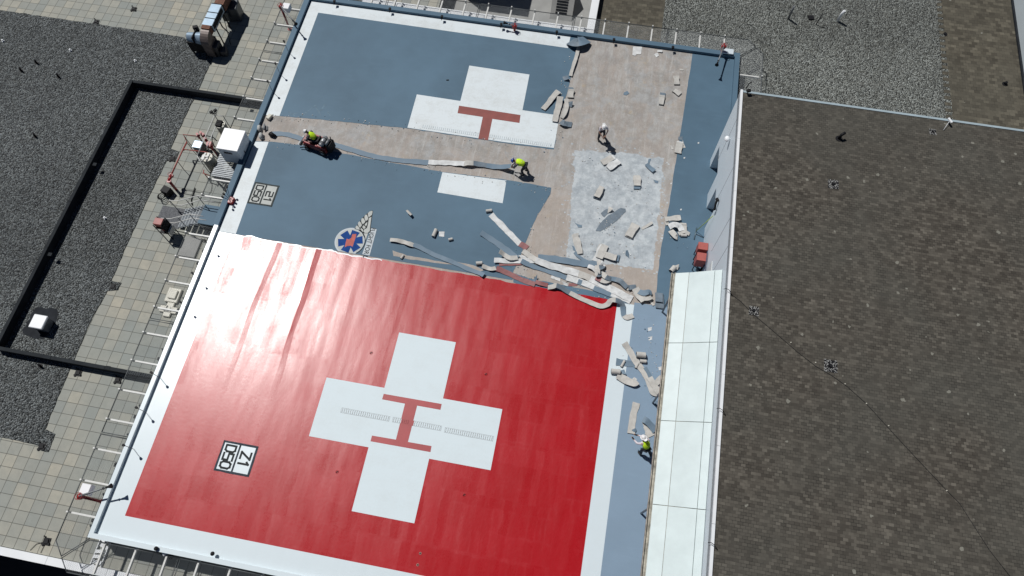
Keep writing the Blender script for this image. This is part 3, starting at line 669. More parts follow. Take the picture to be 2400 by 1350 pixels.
# conduit on the brown roof
cp=[(1703,678),(1712,688),(1735,705),(1752,722),(1768,738),(1800,765),(1835,795),(1870,825),(1912,858),(1950,880),(1985,905),(2030,945),(2080,1000),(2140,1065),(2218,1148),(2250,1180),(2275,1220),(2320,1290),(2375,1360)]
pts=[P(a,b,ZT+.03) for a,b in cp]
m=MB(); m.tube(pts,.009,6); o=m.build('cable',simple('weathered_cable',(.035,.034,.032),.8,0,.4,3)); tag(o,'thin black cable crossing the brown roof diagonally past two gravel drains','cable')
for (a,b) in ((1853,803),(1911,850),(1980,900),(2030,946),(2082,998),(2218,1150)):
    q=P(a,b,ZT); m=MB(); m.obox(q,.04,.04,.04,.4); m.build('cable_block',CREAM,o)
for lab,(px,py,s) in (('gravel-filled square roof drain, upper left one on the brown roof',(1953,432,.5)),('gravel-filled square roof drain where the black cable begins',(1767,729,.42)),('gravel-filled square roof drain beside the middle of the cable',(1947,858,.54)),('small dark gravel drain near the top coping of the brown roof',(2186,309,.33))):
    q=P(px,py,ZT); d=empty('roof_drain',q,lab,'roof drain','roof drains on the brown roof')
    m=MB(); m.box(q.x-s/2,q.x+s/2,q.y-s/2,q.y+s/2,ZT+.002,ZT+.006); m.build('drain_pit',BLACK,d)
    m=MB()
    for i in range(int(s*s*420)):
        a=q.x+random.uniform(-.5,.5)*s; b=q.y+random.uniform(-.5,.5)*s
        if math.hypot(a-q.x,b-q.y)<s*.2: continue
        r=random.uniform(.012,.024); m.dome((a,b,ZT+.004),r,r*1.3,r,5,2)
    m.build('drain_stones',simple('pale_stones',(.34,.34,.33),.8,0,.4,20),d)
    m=MB(); m.cyl((q.x,q.y,ZT+.004),s*.15,.06,12,0,s*.1); m.build('strainer',BLACK,d)
def vent(px,py,z,lab,cat='vent pipe',r=.05,h=.35,mt=None,head=0,lean=0,group=None,name='vent_pipe'):
    q=P(px,py,z); m=MB(); m.cyl(q,r*2.2,.02,12); m.tube([q,q+Vector((lean*.3,0,h*.7)),q+Vector((lean,0,h))],r,10)
    if head: m.dome(q+Vector((lean,0,h)),head,head,head*.6,12,4,0,-.4)
    return tag(m.build(name,mt or BLACK),lab,cat,group)
m=MB(); q=P(1966,325,ZT); m.tube([q,q+Vector((0,0,.3)),q+Vector((.16,.12,.36))],.07,8); m.cyl(q,.17,.02,12)
tag(m.build('vent_pipe',BLACK),'small black bent vent near the top of the brown roof','vent pipe')
m=MB(); q=P(2226,283,ZT+.2); m.obox(q,.1,.3,.06,.5); m.tube([q,q+Vector((-.25,-.5,-.15))],.012,6); tag(m.build('coping_clamp',WCAP),'small white clamp and wire on the top coping above the tan roof edge','clamp')
m=MB(); q=P(1748,208,ZT+.24); m.tube([q,q+Vector((.05,.05,.3)),q+Vector((.18,.12,.42))],.025,6); m.obox(q+Vector((.15,-.1,-.05)),.2,.14,.1,.4)
tag(m.build('corner_bracket',BLACK),'black bracket with a thin red arm at the far coping corner','bracket')
for (px,py),lab in (((1687,957),'short black wire tie on the white coping beside the third canopy seam'),((1667,1272),'short black wire tie low on the white coping'),((1703,676),'looped wire over the coping where the cable leaves')):
    q=P(px,py,ZT+.25); m=MB(); m.tube([q+Vector((-.1,0,-.1)),q,q+Vector((.12,-.06,0)),q+Vector((.3,-.18,-.2))],.014,6); tag(m.build('wire_tie',BLACK),lab,'wire tie')
# ---------------------------------------------------------------- pipes and vents on the far gravel
vent(1962,50,ZL,'pale angled vent pipe on the far gravel, right one of the trio','vent pipe',.09,.95,WCAP,0,.1)
vent(1847,45,ZL,'tall silver vent stack on the far gravel, left one of the trio','vent pipe',.07,1.1,GALV)
m=MB(); q=P(1912,58,ZL); m.tube([q,q+Vector((.05,0,.5)),q+Vector((.1,.1,.9))],.035,8); m.obox(q+Vector((-.35,.5,0)),.35,.35,.12,.2); tag(m.build('vent_pipe',BLACK),'thin black vent pipe with a square base in the middle of the far gravel','vent pipe')
vent(2355,197,ZL,'small black vent on the tan roof near the right edge','vent pipe',.08,.2)
vent(2213,80,ZL,'black round drain at the seam of pale gravel and tan pavers','drain',.09,.06,name='roof_drain')
# ---------------------------------------------------------------- left gravel roof items
for px,py,lab in ((8,97,'shiny dome vent at the very left of the gravel'),(166,119,'small shiny dome vent on the upper gravel, left of two'),(318,144,'small shiny dome vent on the upper gravel, right of two'),(247,512,'single shiny dome vent inside the black upstand')):
    vent(px,py,ZL+.03,lab,'roof vent',.035,.12,WCAP,.075,group='shiny dome vents on the gravel',name='roof_vent')
for px,py,lab in ((50,166,'short black vent pipe on the gravel, leftmost of three'),(86,148,'short black vent pipe on the gravel, middle one of three'),(137,180,'short black vent pipe on the gravel, lowest of three'),(83,320,'tiny black pipe on the gravel left of the upstand corner'),(95,858,'black vent pipe just below the upstand corner')):
    vent(px,py,ZL+.03,lab,'vent pipe',.06,.3,BLACK,lean=.08,group='black vent pipes on the gravel')
def drainbox(px,py,lab,s=.34):
    q=P(px,py,ZL); m=MB(); m.obox(q,s,s,.04,.05); m.obox(q+Vector((.0,.0,.04)),s*.6,s*.6,.05,.2)
    m.tube([q+Vector((-.1,.14,.02)),q+Vector((-.18,.24,.1)),q+Vector((-.24,.2,.03))],.02,6)
    m.obox(q+Vector((-.12,-.16,0)),.1,.12,.06,.6); m.obox(q+Vector((.16,-.1,0)),.08,.1,.08,.3)
    return tag(m.build('terrace_drain',BLACK),lab,'drain','black drains on the paved terrace')
for a in ((226,52,'black drain at the upper gravel edge'),(314,22,'black drain on the top left pavers'),(184,874,'left black drain on the pavers below the upstand'),(277,891,'black drain on the pavers below the upstand nearest the net'),(110,1269,'black drain on the bottom left pavers near the coping'),(266,672,'black drain in the gravel notch left of the beige trays',),(99,1047,'black drain at the lower gravel corner'),(405,373,'black drain on the pavers by the red pipe')): drainbox(*a)
q=P(110,1269,ZL); m=MB(); m.tube([q+Vector((0,0,.03)),P(85,1275,ZL+.03),P(70,1290,ZL+.03)],.012,6); m.tube([q+Vector((0,0,.03)),P(100,1285,ZL+.03),P(95,1296,ZL+.03)],.012,6); tag(m.build('wire',BLACK),'thin wires running from the bottom left drain to the coping','wire')
# white curb-mounted vent with membrane patch
pa=[(75,735),(85,722),(100,720),(108,724),(118,722),(132,724),(137,738),(132,755),(120,770),(112,785),(100,796),(88,795),(72,790),(55,782),(53,772),(62,765),(68,752)]
m=MB(); m.slab(jag([(P(a,b,ZL).x,P(a,b,ZL).y) for a,b in pa],.05,.12),ZL,ZL+.045)
tag(m.build('membrane_patch',DARK),'bare black membrane patch in the gravel under the white square vent','membrane patch')
c4=[P(79,736,ZL+.75),P(111,740,ZL+.75),P(97,771,ZL+.75),P(67,766,ZL+.75)]
cx=sum(p.x for p in c4)/4; cy=sum(p.y for p in c4)/4; sx=c4[1].x-c4[0].x; sy=c4[1].y-c4[2].y
V=empty('square_vent',(cx,cy,ZL),'white square metal vent housing standing on the black patch at lower left','roof vent')
m=MB(); m.obox((cx,cy,ZL),sx*.86,sy*.86,.62); m.build('housing',GALV,V)
m=MB(); m.bbox((cx,cy,ZL+.6),sx,sy,.15,0,0,.03); m.build('lid',WCAP,V)
# beige trays
q=P(408,694,ZL); V=empty('roof_hatch_tray',q,'beige square tray on a pad under the left net','equipment pad')
m=MB(); m.bbox(q,.75,.85,.16); m.build('base',CREAM,V); m=MB(); m.bbox(q+Vector((.02,.02,.16)),.46,.52,.1); m.build('lid',CREAM,V)
q=P(397,727,ZL); V=empty('roof_bracket_pad',q,'beige cross-shaped pad with a metal bracket, just below the square tray','equipment pad')
m=MB(); m.bbox(q,1.05,.38,.12); m.bbox(q+Vector((0,0,.005)),.42,.85,.125); m.build('base',CREAM,V)
m=MB(); m.tube([q+Vector((-.1,.2,.16)),q+Vector((-.2,-.15,.18)),q+Vector((.1,-.12,.2)),q+Vector((.2,.1,.3))],.02,6); m.build('bracket',GALV,V)
# ================================================================ SAFETY NET
def clipseg(poly,a,d):
    t0,t1=-1e9,1e9; n=len(poly); ar=sum(poly[i][0]*poly[(i+1)%n][1]-poly[(i+1)%n][0]*poly[i][1] for i in range(n)); sg=1 if ar>0 else -1
    for i in range(n):
        p=poly[i]; q=poly[(i+1)%n]; nx=-(q[1]-p[1])*sg; ny=(q[0]-p[0])*sg
        den=nx*d[0]+ny*d[1]; num=nx*(a[0]-p[0])+ny*(a[1]-p[1])
        if abs(den)<1e-9:
            if num<0: return None
            continue
        t=-num/den
        if den>0: t0=max(t0,t)
        else: t1=min(t1,t)
    return (t0,t1) if t1>t0+.02 else None
ZN=-.06
def net_panel(poly,arms,lab,inner=None,pitch=.075):
    cx=sum(p[0] for p in poly)/len(poly); cy=sum(p[1] for p in poly)/len(poly)
    o=empty('safety_net_panel',(cx,cy,ZN),lab,'safety net','chain-link safety net panels round the pad')
    m=MB(); n=len(poly)
    for i in range(n):
        a,b=poly[i],poly[(i+1)%n]; m.tube([(a[0],a[1],ZN),(b[0],b[1],ZN)],.024,6)
    m.build('frame',RAIL,o)
    m=MB(); R=sum(math.hypot(p[0]-cx,p[1]-cy) for p in poly)
    for sgn in (1,-1):
        d=(math.cos(math.radians(50)),sgn*math.sin(math.radians(50))); nn=(-d[1],d[0]); k=-int(R/pitch)
        while k*pitch<R:
            a=(cx+nn[0]*k*pitch,cy+nn[1]*k*pitch); t=clipseg(poly,a,d); k+=1
            if not t: continue
            sag=-.03; p0=(a[0]+d[0]*t[0],a[1]+d[1]*t[0],ZN-.015); p1=(a[0]+d[0]*t[1],a[1]+d[1]*t[1],ZN-.015); pm=((p0[0]+p1[0])/2,(p0[1]+p1[1])/2,ZN-.015+sag*min(1,(t[1]-t[0])))
            m.tube([p0,pm,p1],.0036,3,0,False,False)
    m.build('chain_link_mesh',WIRE,o)
    for (x0,y0,x1,y1) in arms:
        v=Vector((x1-x0,y1-y0)); L=v.length; an=math.atan2(v.y,v.x); c=((x0+x1)/2-math.cos(an)*.07,(y0+y1)/2-math.sin(an)*.07)
        m=MB(); m.obox((c[0],c[1],ZN-.15),L-.16,.085,.13,an); m.build('bracket_arm',STEELW,o)
        m=MB(); m.obox((x1-math.cos(an)*.02,y1-math.sin(an)*.02,ZN-.16),.09,.07,.30,an); m.build('end_post',STEELW,o)
    return o
YO=28.0; yi=YT+KW+.03
topx=[-12.2+1.545*k for k in range(18)]
def topn(x0,x1,lab,poly=None):
    net_panel(poly or [(x0,yi),(x1,yi),(x1,YO),(x0,YO)],[(x,yi-.1,x,YO) for x in topx if x0<x<x1],lab)
topn(-8.0,-2.0,'top net panel starting nearest the top left corner of the pad')
topn(-1.9,4.3,'top net panel in front of the left part of the white-edged light well')
topn(4.4,10.4,'top net panel crossing the right corner of the light well coping')
topn(-14.1,-8.1,'top net panel at the far left, mostly above the photo edge')
net_panel([(10.5,yi),(15.1,yi),(16.05,27.5),(15.6,YO),(10.5,YO)],[(x,yi-.1,x,YO) for x in topx if 10.5<x<15],'top net panel over pale gravel ending in a chamfered corner')
net_panel([(15.16,26.5),(16.12,27.42),(16.54,27.0),(16.54,18.6),(15.16,18.6)],[(15.05,25.1,16.54,25.1),(15.05,23.4,16.54,23.4),(15.05,21.6,16.54,21.6),(15.05,20,16.54,20)],'right-hand net panel tucked behind the tower corner')
XO=-14.80; xi=XL-KW-.03; xj=XL-.25
def leftn(y0,y1,arms,lab,poly=None):
    x_=xi if y0>8.8 else xj
    net_panel(poly or [(XO,y0),(x_,y0),(x_,y1),(XO,y1)],[(x_+.08,y,XO,y) for y in arms],lab)
leftn(21.66,27.2,[26.9,25.4,23.95,22.42],'left net panel nearest the top left corner with a fire monitor')
leftn(15.35,21.56,[20.89,19.39,17.87,16.3],'left net panel crossing the upper black upstand')
leftn(10.45,12.2,[11.9,10.75],'short left net panel between the stair and the slatted platform')
leftn(3.0,8.8,[8.25,6.73,5.25,3.66],'left net panel just below the stair landing')
leftn(-3.18,2.9,[2.18,.62,-.96,-2.5],'left net panel crossing the lower black upstand')
net_panel([(XO,-3.28),(xj,-3.28),(xj,-8.0),(-14.25,-8.95),(XO,-8.35)],[(xj+.08,y,XO,y) for y in (-4.0,-5.53,-7.04)],'left net panel at the bottom corner beside the lower fire monitor')
net_panel([(xj+.06,-8.04),(-8.86,-8.04),(-8.86,-9.55),(-13.7,-9.55),(-14.2,-9.02)],[(x,-7.95,x,-9.55) for x in (-12.5,-10.97,-9.45)],'bottom net panel with the chamfered left corner')
net_panel([(-8.76,-8.04),(-2.6,-8.04),(-2.6,-9.55),(-8.76,-9.55)],[(x,-7.95,x,-9.55) for x in (-7.9,-6.36,-4.82,-3.3)],'bottom net panel cut by the lower edge of the photo')
# conduit pipe running under the top net
m=MB(); m.tube([(-12,yi+.35,-.45),(5.0,yi+.35,-.45)],.022,6)
for i in range(12): m.obox((-11.5+i*1.5,yi+.35,-.53),.13,.13,.14,0)
tag(m.build('conduit',GALV),'thin conduit with round junction boxes strung under the top net','conduit')
m=MB(); m.tube([(-14.1,27,ZL+.06),(-14.1,-7.5,ZL+.06)],.018,6)
for y in (25,22,19,7,4,1.2,-2,-4.5,-7.2): m.obox((-14.1,y,ZL),.2,.16,.14,.1); m.tube([(-14.1,y,ZL+.06),(-13.7,y-.05,ZL+.06)],.012,5)
tag(m.build('conduit',BLACK),'black conduit with small boxes along the pavers under the left net','conduit')
# ---------------------------------------------------------------- lights
def kerb_light(px,py,lab,d=(0,-1)):
    q=P(px,py,kz+.1); V=empty('perimeter_light',(q.x,q.y,kz),lab,'perimeter light','black perimeter lights on the kerb')
    m=MB(); m.cyl((q.x,q.y,kz),.035,.1,8); m.tube([(q.x,q.y,kz+.06),(q.x+d[0]*.05,q.y+d[1]*.2,kz+.03)],.022,6); m.build('stem',BLACK,V)
    m=MB(); m.bbox((q.x,q.y,kz+.09),.16,.2,.11,.15,0,.025); m.build('lamp_head',BLACK,V)
for i,(a,b) in enumerate(((784,4),(914,22),(1036,40),(1175,58),(1305,76),(1439,94),(1577,112))):
    kerb_light(a,b,'%s black kerb light along the top edge, counted from the top left corner'%ORD[i])
for i,(a,b) in enumerate(((368,1288),(500,1311-11))):
    q=P(a,b-2,kz); V=empty('perimeter_light',q,'black kerb light on the bottom white kerb, %s'%('nearer the left corner' if i==0 else 'second from the left corner'),'perimeter light','black perimeter lights on the kerb')
    m=MB(); m.cyl(q,.05,.12,10); m.build('stem',BLACK,V); m=MB(); m.dome(q+Vector((0,0,.1)),.1,.1,.08,12,4,0,-.3); m.build('lamp_head',BLACK,V)
def post_light(px,py,lab,h=.95,base=-1.2):
    q=P(px,py,h); V=empty('post_light',(q.x,q.y,base),lab,'post light','thin post lights along the left edge')
    m=MB(); m.tube([(q.x,q.y,base),(q.x,q.y,h)],.014,6); m.build('post',GALV,V)
    m=MB(); m.cyl((q.x,q.y,h-.03),.05,.13,8,0,.07); m.build('lamp_head',BLACK,V)
for px,py,lab in ((628,192,'thin post light left of the white border near the crossing of the upper upstand'),(666,98,'thin post light on the left edge below the top monitor'),(646,150,'thin post light midway along the upper left net'),(481,565,'thin post light just below the stair landing'),(452,641,'thin post light beside the brightest glare'),(424,709,'thin post light beside the beige tray'),(356,874,'thin post light where the lower upstand meets the pad'),(321,956,'thin post light below the lower upstand'),(291,1044,'thin post light above the bottom left fire monitor')):
    post_light(px,py,lab)
q=P(538,466,.3); V=empty('red_signal_manifold',(q.x,q.y,-.3),'red junction box with four stalk lamps beside the faded 21 marking','signal lamps')
m=MB(); m.bbox((q.x,q.y,-.3),.35,.42,.5); m.build('junction_box',FIRE,V)
for a,b in ((531,437),(528,446),(524,454),(521,461)):
    s=P(a,b,.85); m=MB(); m.tube([(q.x,q.y,.1),(s.x,s.y,.8)],.014,6); m.cyl((s.x,s.y,.76),.06,.13,8); m.build('stalk_lamp',BLACK,V)
# ---------------------------------------------------------------- fire monitors
def monitor(px,py,npx,npy,lab,boxd=(.05,.42),h=.75,nh=.9,box=True,sup=None):
    q=P(px,py,h); e_=P(npx,npy,nh)
    V=empty('fire_monitor',(q.x,q.y,ZL),lab,'fire monitor','red fire monitors at the corners of the pad')
    m=MB(); m.tube([(q.x,q.y,ZL),(q.x,q.y,h-.2)],.07,10); m.cyl((q.x,q.y,ZL),.14,.03,12)
    if sup: s=P(*sup,-.1); m.tube([(q.x,q.y,h-.5),(s.x,s.y,-.15)],.045,8); m.cyl((s.x,s.y,-.2),.08,.12,10)
    m.build('riser_pipe',FIRE,V)
    m=MB(); m.dome((q.x,q.y,h-.12),.15,.15,.16,14,5,0,-.9); m.tube([(q.x-.12,q.y,h-.1),(q.x+.14,q.y+.02,h-.08)],.09,10); m.tube([(q.x,q.y-.14,h),(q.x,q.y+.14,h)],.06,8)
    m.tube([(q.x-.17*math.cos(t),q.y-.17*math.sin(t),h+.06) for t in [k*math.pi/5 for k in range(11)]],.014,5); m.build('swivel_head',FIRE,V)
    d=(e_-Vector((q.x,q.y,h))); m=MB(); m.tube([(q.x,q.y,h),Vector((q.x,q.y,h))+d*.3,Vector((q.x,q.y,h))+d*.55,e_],[.055,.05,.04,.035],10); m.build('barrel',GALV,V)
    dn=d.normalized(); m=MB(); m.tube([e_-dn*.06,e_+dn*.06,e_+dn*.1,e_+dn*.22],[.045,.055,.075,.12],12); m.tube([e_-dn*.2,e_-dn*.16],.06,10); m.build('nozzle',BLACK,V)
    if box:
        m=MB(); m.bbox((q.x+boxd[0],q.y+boxd[1],h-.4),.46,.48,.38,0,0,.02); m.build('control_cabinet',BOXW,V)
monitor(185,1163,251,1142,'red fire monitor at the bottom left corner with its barrel over the white border',(.12,.36),sup=(240,1178))
monitor(657,13,690,52,'red fire monitor at the top left corner with a white cabinet',(.34,.08))
monitor(1697,107,1682,147,'red fire monitor at the top right corner beside the blue-grey deck',(.2,-.25),box=False)
monitor(1206,60,1188,55,'red fire monitor on the top kerb beside an arm, at mid width',(.1,.1),.45,.5,box=False)
q=P(1706,120,.3); m=MB(); m.box(q.x-.35,q.x+.35,q.y-.2,q.y+.2,.25,.32); m.tube([(q.x,q.y,ZL),(q.x,q.y,.3)],.05,6); tag(m.build('equipment_shelf',WALLP),'small pale shelf on a post by the top right fire monitor','shelf')
# ================================================================ LEFT EDGE EQUIPMENT
# slatted platform with the white cabinet
zp=-.32
x0,x1=-14.95,-13.42; y0,y1=12.25,15.25
V=empty('slatted_platform',((x0+x1)/2,(y0+y1)/2,ZL),'silver slatted metal platform under the big white cabinet','platform')
m=MB(); n=int((y1-y0)/.12)
for i in range(n): m.box(x0,x1,y0+i*.12,y0+i*.12+.07,zp-.03,zp)
m.build('deck_slats',SLAT,V)
m=MB()
for a in (x0+.05,x1-.05): m.box(a-.03,a+.03,y0,y1,zp-.14,zp-.031)
for a in (x0+.05,x1-.05):
    for b in (y0+.1,y1-.1): m.box(a-.04,a+.04,b-.04,b+.04,ZL,zp-.14)
m.build('support_frame',GALV,V)
c4=[P(524,299,1.08),P(575,305.5,1.08),P(557,354.8,1.08),P(507,347.5,1.08)]
xa=(c4[0].x+c4[3].x)/2; xb=(c4[1].x+c4[2].x)/2; ya=(c4[2].y+c4[3].y)/2; yb=(c4[0].y+c4[1].y)/2
V=empty('equipment_cabinet',((xa+xb)/2,(ya+yb)/2,zp),'large white-topped cabinet on the left platform, casting a dark shadow on the border','cabinet')
m=MB(); m.bbox(((xa+xb)/2,(ya+yb)/2,zp),xb-xa-.06,yb-ya-.06,1.34,0,0,.02); m.build('body',WALLP,V)
m=MB(); m.bbox(((xa+xb)/2,(ya+yb)/2,1.02),xb-xa,yb-ya,.06,0,0,.02); m.build('top',BOXW,V)
m=MB()
for i in range(5): m.box(xa+.35+i*.1,xa+.42+i*.1,ya+.015,ya+.035,.62,.78)
m.build('label_plate',BLACK,V)
m=MB(); m.box(xb-.032,xb-.012,ya+.5,ya+.55,.2,.4); m.build('door_handle',BLACK,V)
# tanks
def tank(px,py,zt,r,lab,lidm):
    q=P(px,py,zt); V=empty('foam_tank',(q.x,q.y,ZL),lab,'tank','foam tanks beside the white cabinet')
    m=MB(); m.tube([(q.x,q.y,ZL+.12),(q.x,q.y,ZL+.16),(q.x,q.y,zt-.1),(q.x,q.y,zt-.05)],[r*.8,r,r,r*.9],24); m.build('body',TANKM,V)
    m=MB(); m.cyl((q.x,q.y,zt-.05),r*.95,.05,24); m.tube([(q.x+r*.7,q.y,zt),(q.x+r*.7,q.y,zt+.08)],.04,8); m.build('lid',CREAM,V)
    m=MB()
    for a in range(3): t=a*2.1; m.obox((q.x+r*.7*math.cos(t),q.y+r*.7*math.sin(t),ZL),.07,.07,.14,t)
    m.build('feet',BLACK,V)
    m=MB(); 
    if lidm is BLACK:
        for k in range(4): m.box(q.x-.22,q.x+.12,q.y-.2+k*.11,q.y-.13+k*.11,zt,zt+.14)
        m.box(q.x-.22,q.x+.12,q.y-.2,q.y+.2,zt-.0,zt+.06)
    else:
        for dx in (-.2,.02): m.box(q.x+dx,q.x+dx+.09,q.y-.25,q.y+.25,zt,zt+.06)
        m.box(q.x-.12,q.x+.1,q.y-.05,q.y+.04,zt+.06,zt+.1); m.box(q.x-.3,q.x-.15,q.y-.2,q.y+.1,zt,zt+.03)
    m.build('top_fitting',lidm,V)
tank(516,291,.1,.30,'olive tank with a black fitting on its lid, behind the white cabinet',BLACK)
tank(485,368,.1,.33,'olive tank with a cream lid and pale bracket, in front of the white cabinet',STEELW)
# railing
V=empty('pipe_railing',P(480,330,ZL),'silver pipe railing over the foam pump left of the white cabinet','railing')
m=MB(); zr=.25
for L in ([(503,270),(462,365)],[(505,297),(485,345)],[(503,269),(523,272)],[(462,365),(470,379),(482,370)]): m.tube([P(a,b,zr) for a,b in L],.024,8)
m.build('top_rail',STEELW,V)
m=MB()
for a,b in ((503,270),(462,365),(523,272),(485,345)): q=P(a,b,zr); m.tube([q,(q.x,q.y,ZL)],.022,8)
m.build('post',GALV,V)
m=MB()
for L in ([(498,268),(508,258)],[(495,262),(499,267),(506,266),(507,258)]): m.tube([P(a,b,zr+.1) for a,b in L],.03,6)
for a,b in ((496,264),(505,260)): m.obox(P(a,b,zr+.05),.12,.2,.12,-.6)
m.build('twin_lamp',BLACK,V)
# pump set
q=P(463,338,-.55); V=empty('foam_pump',(q.x,q.y,ZL),'foam pump with a blue-lidded box and red valves beside the railing','pump')
m=MB(); m.bbox((q.x,q.y,ZL+.1),.52,.5,.62,0,0,.02); m.build('box',simple('grey_box',(.14,.15,.16),.5),V)
m=MB(); m.obox((q.x-.02,q.y,ZL+.73),.5,.48,.02,0,0); m.build('blue_lid',BLUEM,V)
m=MB()
for (a,b,z) in ((466,320,-.4),(474,316,-.35),(480,320,-.3),(484,330,-.4),(492,340,-.5),(497,347,-.5)):
    s=P(a,b,z); m.obox(s,.16,.13,.16,a*.3); m.tube([s,s+Vector((.1,-.15,.05))],.05,8); m.tube([s+Vector((0,0,.1)),s+Vector((0,0,.28))],.02,6); m.cyl(s+Vector((0,0,.26)),.08,.02,10)
    m.tube([s,(s.x,s.y,ZL)],.035,6)
s=P(494,343,-.5); m.obox(s,.3,.26,.3,.4); m.build('valve',FIRE,V)
m=MB()
for L in ([(484,318),(500,322),(508,330)],[(498,312),(497,330),(503,345)],[(470,330),(490,347),(505,352)]): m.tube([P(a,b,-.6) for a,b in L],.03,6)
m.build('hose',BLACK,V)
# red pipework
zpp=ZL+.95
m=MB(); m.tube([P(a,b,zpp) for a,b in ((461,319),(429,315),(438,332))],.028,8); m.tube([P(a,b,zpp) for a,b in ((438,333),(428,352),(416,378),(401,411))],.045,8)
m.tube([P(a,b,zpp-.25) for a,b in ((430,350),(480,356),(500,362))],.03,8); m.tube([P(428,352,zpp),P(431,352,zpp-.25)],.045,8)
V=m.build('red_pipe',PIPER,loc=(P(425,360,zpp).x,P(425,360,zpp).y,ZL)); tag(V,'red fire pipe running in a bent line from the pump to the red valve','pipe')
m=MB(); 
for a,b in ((429,315),(438,333),(416,378)): q=P(a,b,zpp); m.tube([q,(q.x,q.y,ZL)],.02,6)
m.build('pipe_stand',BLACK,V)
m=MB(); q=P(396,424,zpp); q0=P(401,411,zpp); m.tube([q0,q],.09,10); m.tube([q,(q.x,q.y,ZL)],.08,10); m.cyl(q+Vector((0,0,-.05)),.13,.08,12); m.cyl(q0+Vector((0,0,-.1)),.12,.14,12)
m.tube([(q0.x-.12*math.cos(t),q0.y-.12*math.sin(t),q0.z+.16) for t in [k*math.pi/5 for k in range(11)]],.014,5); m.tube([q0,q0+Vector((0,0,.16))],.02,6)
V=m.build('red_valve',FIRE); tag(V,'red flanged valve at the lower end of the red pipe','valve')
q=P(389,449,ZL+.2); V=empty('hose_reel_box',(q.x,q.y,ZL),'black box with looped hose at the foot of the red valve','hose box')
m=MB(); m.bbox((q.x+.1,q.y,ZL),.5,.42,.5,-.25,0,.02); m.build('box',BLACK,V)
m=MB()
for k in range(4): m.tube([(q.x-.2+.2*math.cos(t)+k*.04,q.y-.25+.22*math.sin(t)-k*.06,ZL+.1+k*.08) for t in [j*math.pi/6 for j in range(13)]],.02,6)
m.build('hose',BLACK,V)
m=MB(); m.tube([P(a,b,ZL+.05) for a,b in ((420,451),(440,455),(470,459),(482,461))],.012,5); m.tube([P(a,b,ZL+.05) for a,b in ((428,444),(450,447),(478,453))],.012,5)
m.tube([P(a,b,ZL+.06) for a,b in ((457,440),(452,455),(448,468),(450,480))],.03,6); m.tube([P(a,b,ZL+.04) for a,b in ((486,420),(497,432),(495,448),(487,457),(480,456))],.012,5)
tag(m.build('hose_line',BLACK),'thin black hoses lying on the pavers between the valve and the stair','hose')
m=MB(); m.tube([P(a,b,ZL+.6) for a,b in ((478,398),(476,406),(492,412))],.03,6); q=P(477,404,ZL+.6); m.tube([q,(q.x,q.y,ZL)],.03,6); tag(m.build('red_pipe_stub',PIPER),'short red pipe stub on the pavers below the cream tank','pipe')
V=empty('pipe_rack',P(505,405,ZL),'black pipe rack under the lower end of the slatted platform','pipe rack'); m=MB()
for L in ([(495,398),(540,410)],[(492,404),(541,416)],[(508,392),(500,425)],[(520,396),(510,412)],[(528,398),(545,407)]): m.tube([P(a,b,ZL+.35) for a,b in L],.03,6)
for a,b in ((495,398),(540,410),(492,404),(541,416)): q=P(a,b,ZL+.35); m.tube([q,(q.x,q.y,ZL)],.03,6)
m.build('rack',BLACK,V)
# red sign cabinet on a black frame
V=empty('cabinet_stand',P(385,535,ZL),'red box on a tall black frame standing on the pavers left of the stair','stand')
zt=ZL+1.5; a=P(371,519,zt); 
m=MB(); m.bbox((a.x,a.y,zt-.3),.5,.42,.34,0,0,.02); m.build('red_box',PIPER,V)
m=MB(); c0=P(385,513,zt); c1=P(372,530,zt)
for q in (Vector((a.x+.28,a.y+.28,0)),Vector((a.x+.28,a.y-.28,0)),Vector((a.x-.2,a.y-.28,0)),Vector((a.x-.2,a.y+.28,0))): m.tube([(q.x,q.y,ZL),(q.x,q.y,zt)],.03,6)
for z in (zt-.32,zt-.85): m.box(a.x-.22,a.x+.3,a.y-.3,a.y+.3,z-.03,z)
m.tube([(a.x+.28,a.y+.28,zt),(a.x+.28,a.y-.28,zt)],.03,6); m.box(a.x+.26,a.x+.29,a.y-.28,a.y+.28,zt-.9,zt-.1); m.build('frame',BLACK,V)
m=MB(); m.obox((a.x+.1,a.y,zt-.82),.3,.32,.25,0); m.build('control_unit',FIRE,V)
m=MB(); m.box(a.x+.32,a.x+.42,a.y-.25,a.y+.25,zt-1.1,zt-.7); m.build('white_panel',STEELW,V)
# stair with landing
zl=-.12; xs=XL-KW-.02; ys0,ys1=8.98,10.22
V=empty('access_stair',(-15,9.6,ZL),'grey stair with a blue-grey landing leading up to the pad from the left pavers','stair')
m=MB(); m.box(-14.45,xs,ys0,ys1,zl-.12,zl); m.build('landing',GREY,V)
for xa_ in (-14.4,-13.6):
    m=MB(); m.box(xa_,xa_+.1,ys0,ys1,ZL,zl-.13); m.build('landing_support',GALV,V)
n=7; rise=(zl-ZL)/n; 
for i in range(n-1):
    xx=-14.46-i*.27; z=zl-(i+1)*rise; m=MB(); m.box(xx-.27,xx-.005,ys0,ys1,z-.05,z); m.box(xx-.275,xx-.255,ys0,ys1,z-.052,z+.004,1); m.build('step',[simple('stair_tread',(.13,.15,.17),.7),SLAT],V)
m=MB(); m.slab([(-17.6,ys0-.05),(-16.1,ys0-.05),(-16.1,ys1+.05),(-17.6,ys1+.05)],ZL,ZL+.02); m.build('foot_mat',simple('dark_mat',(.12,.125,.135),.9,0,.4,12),V)
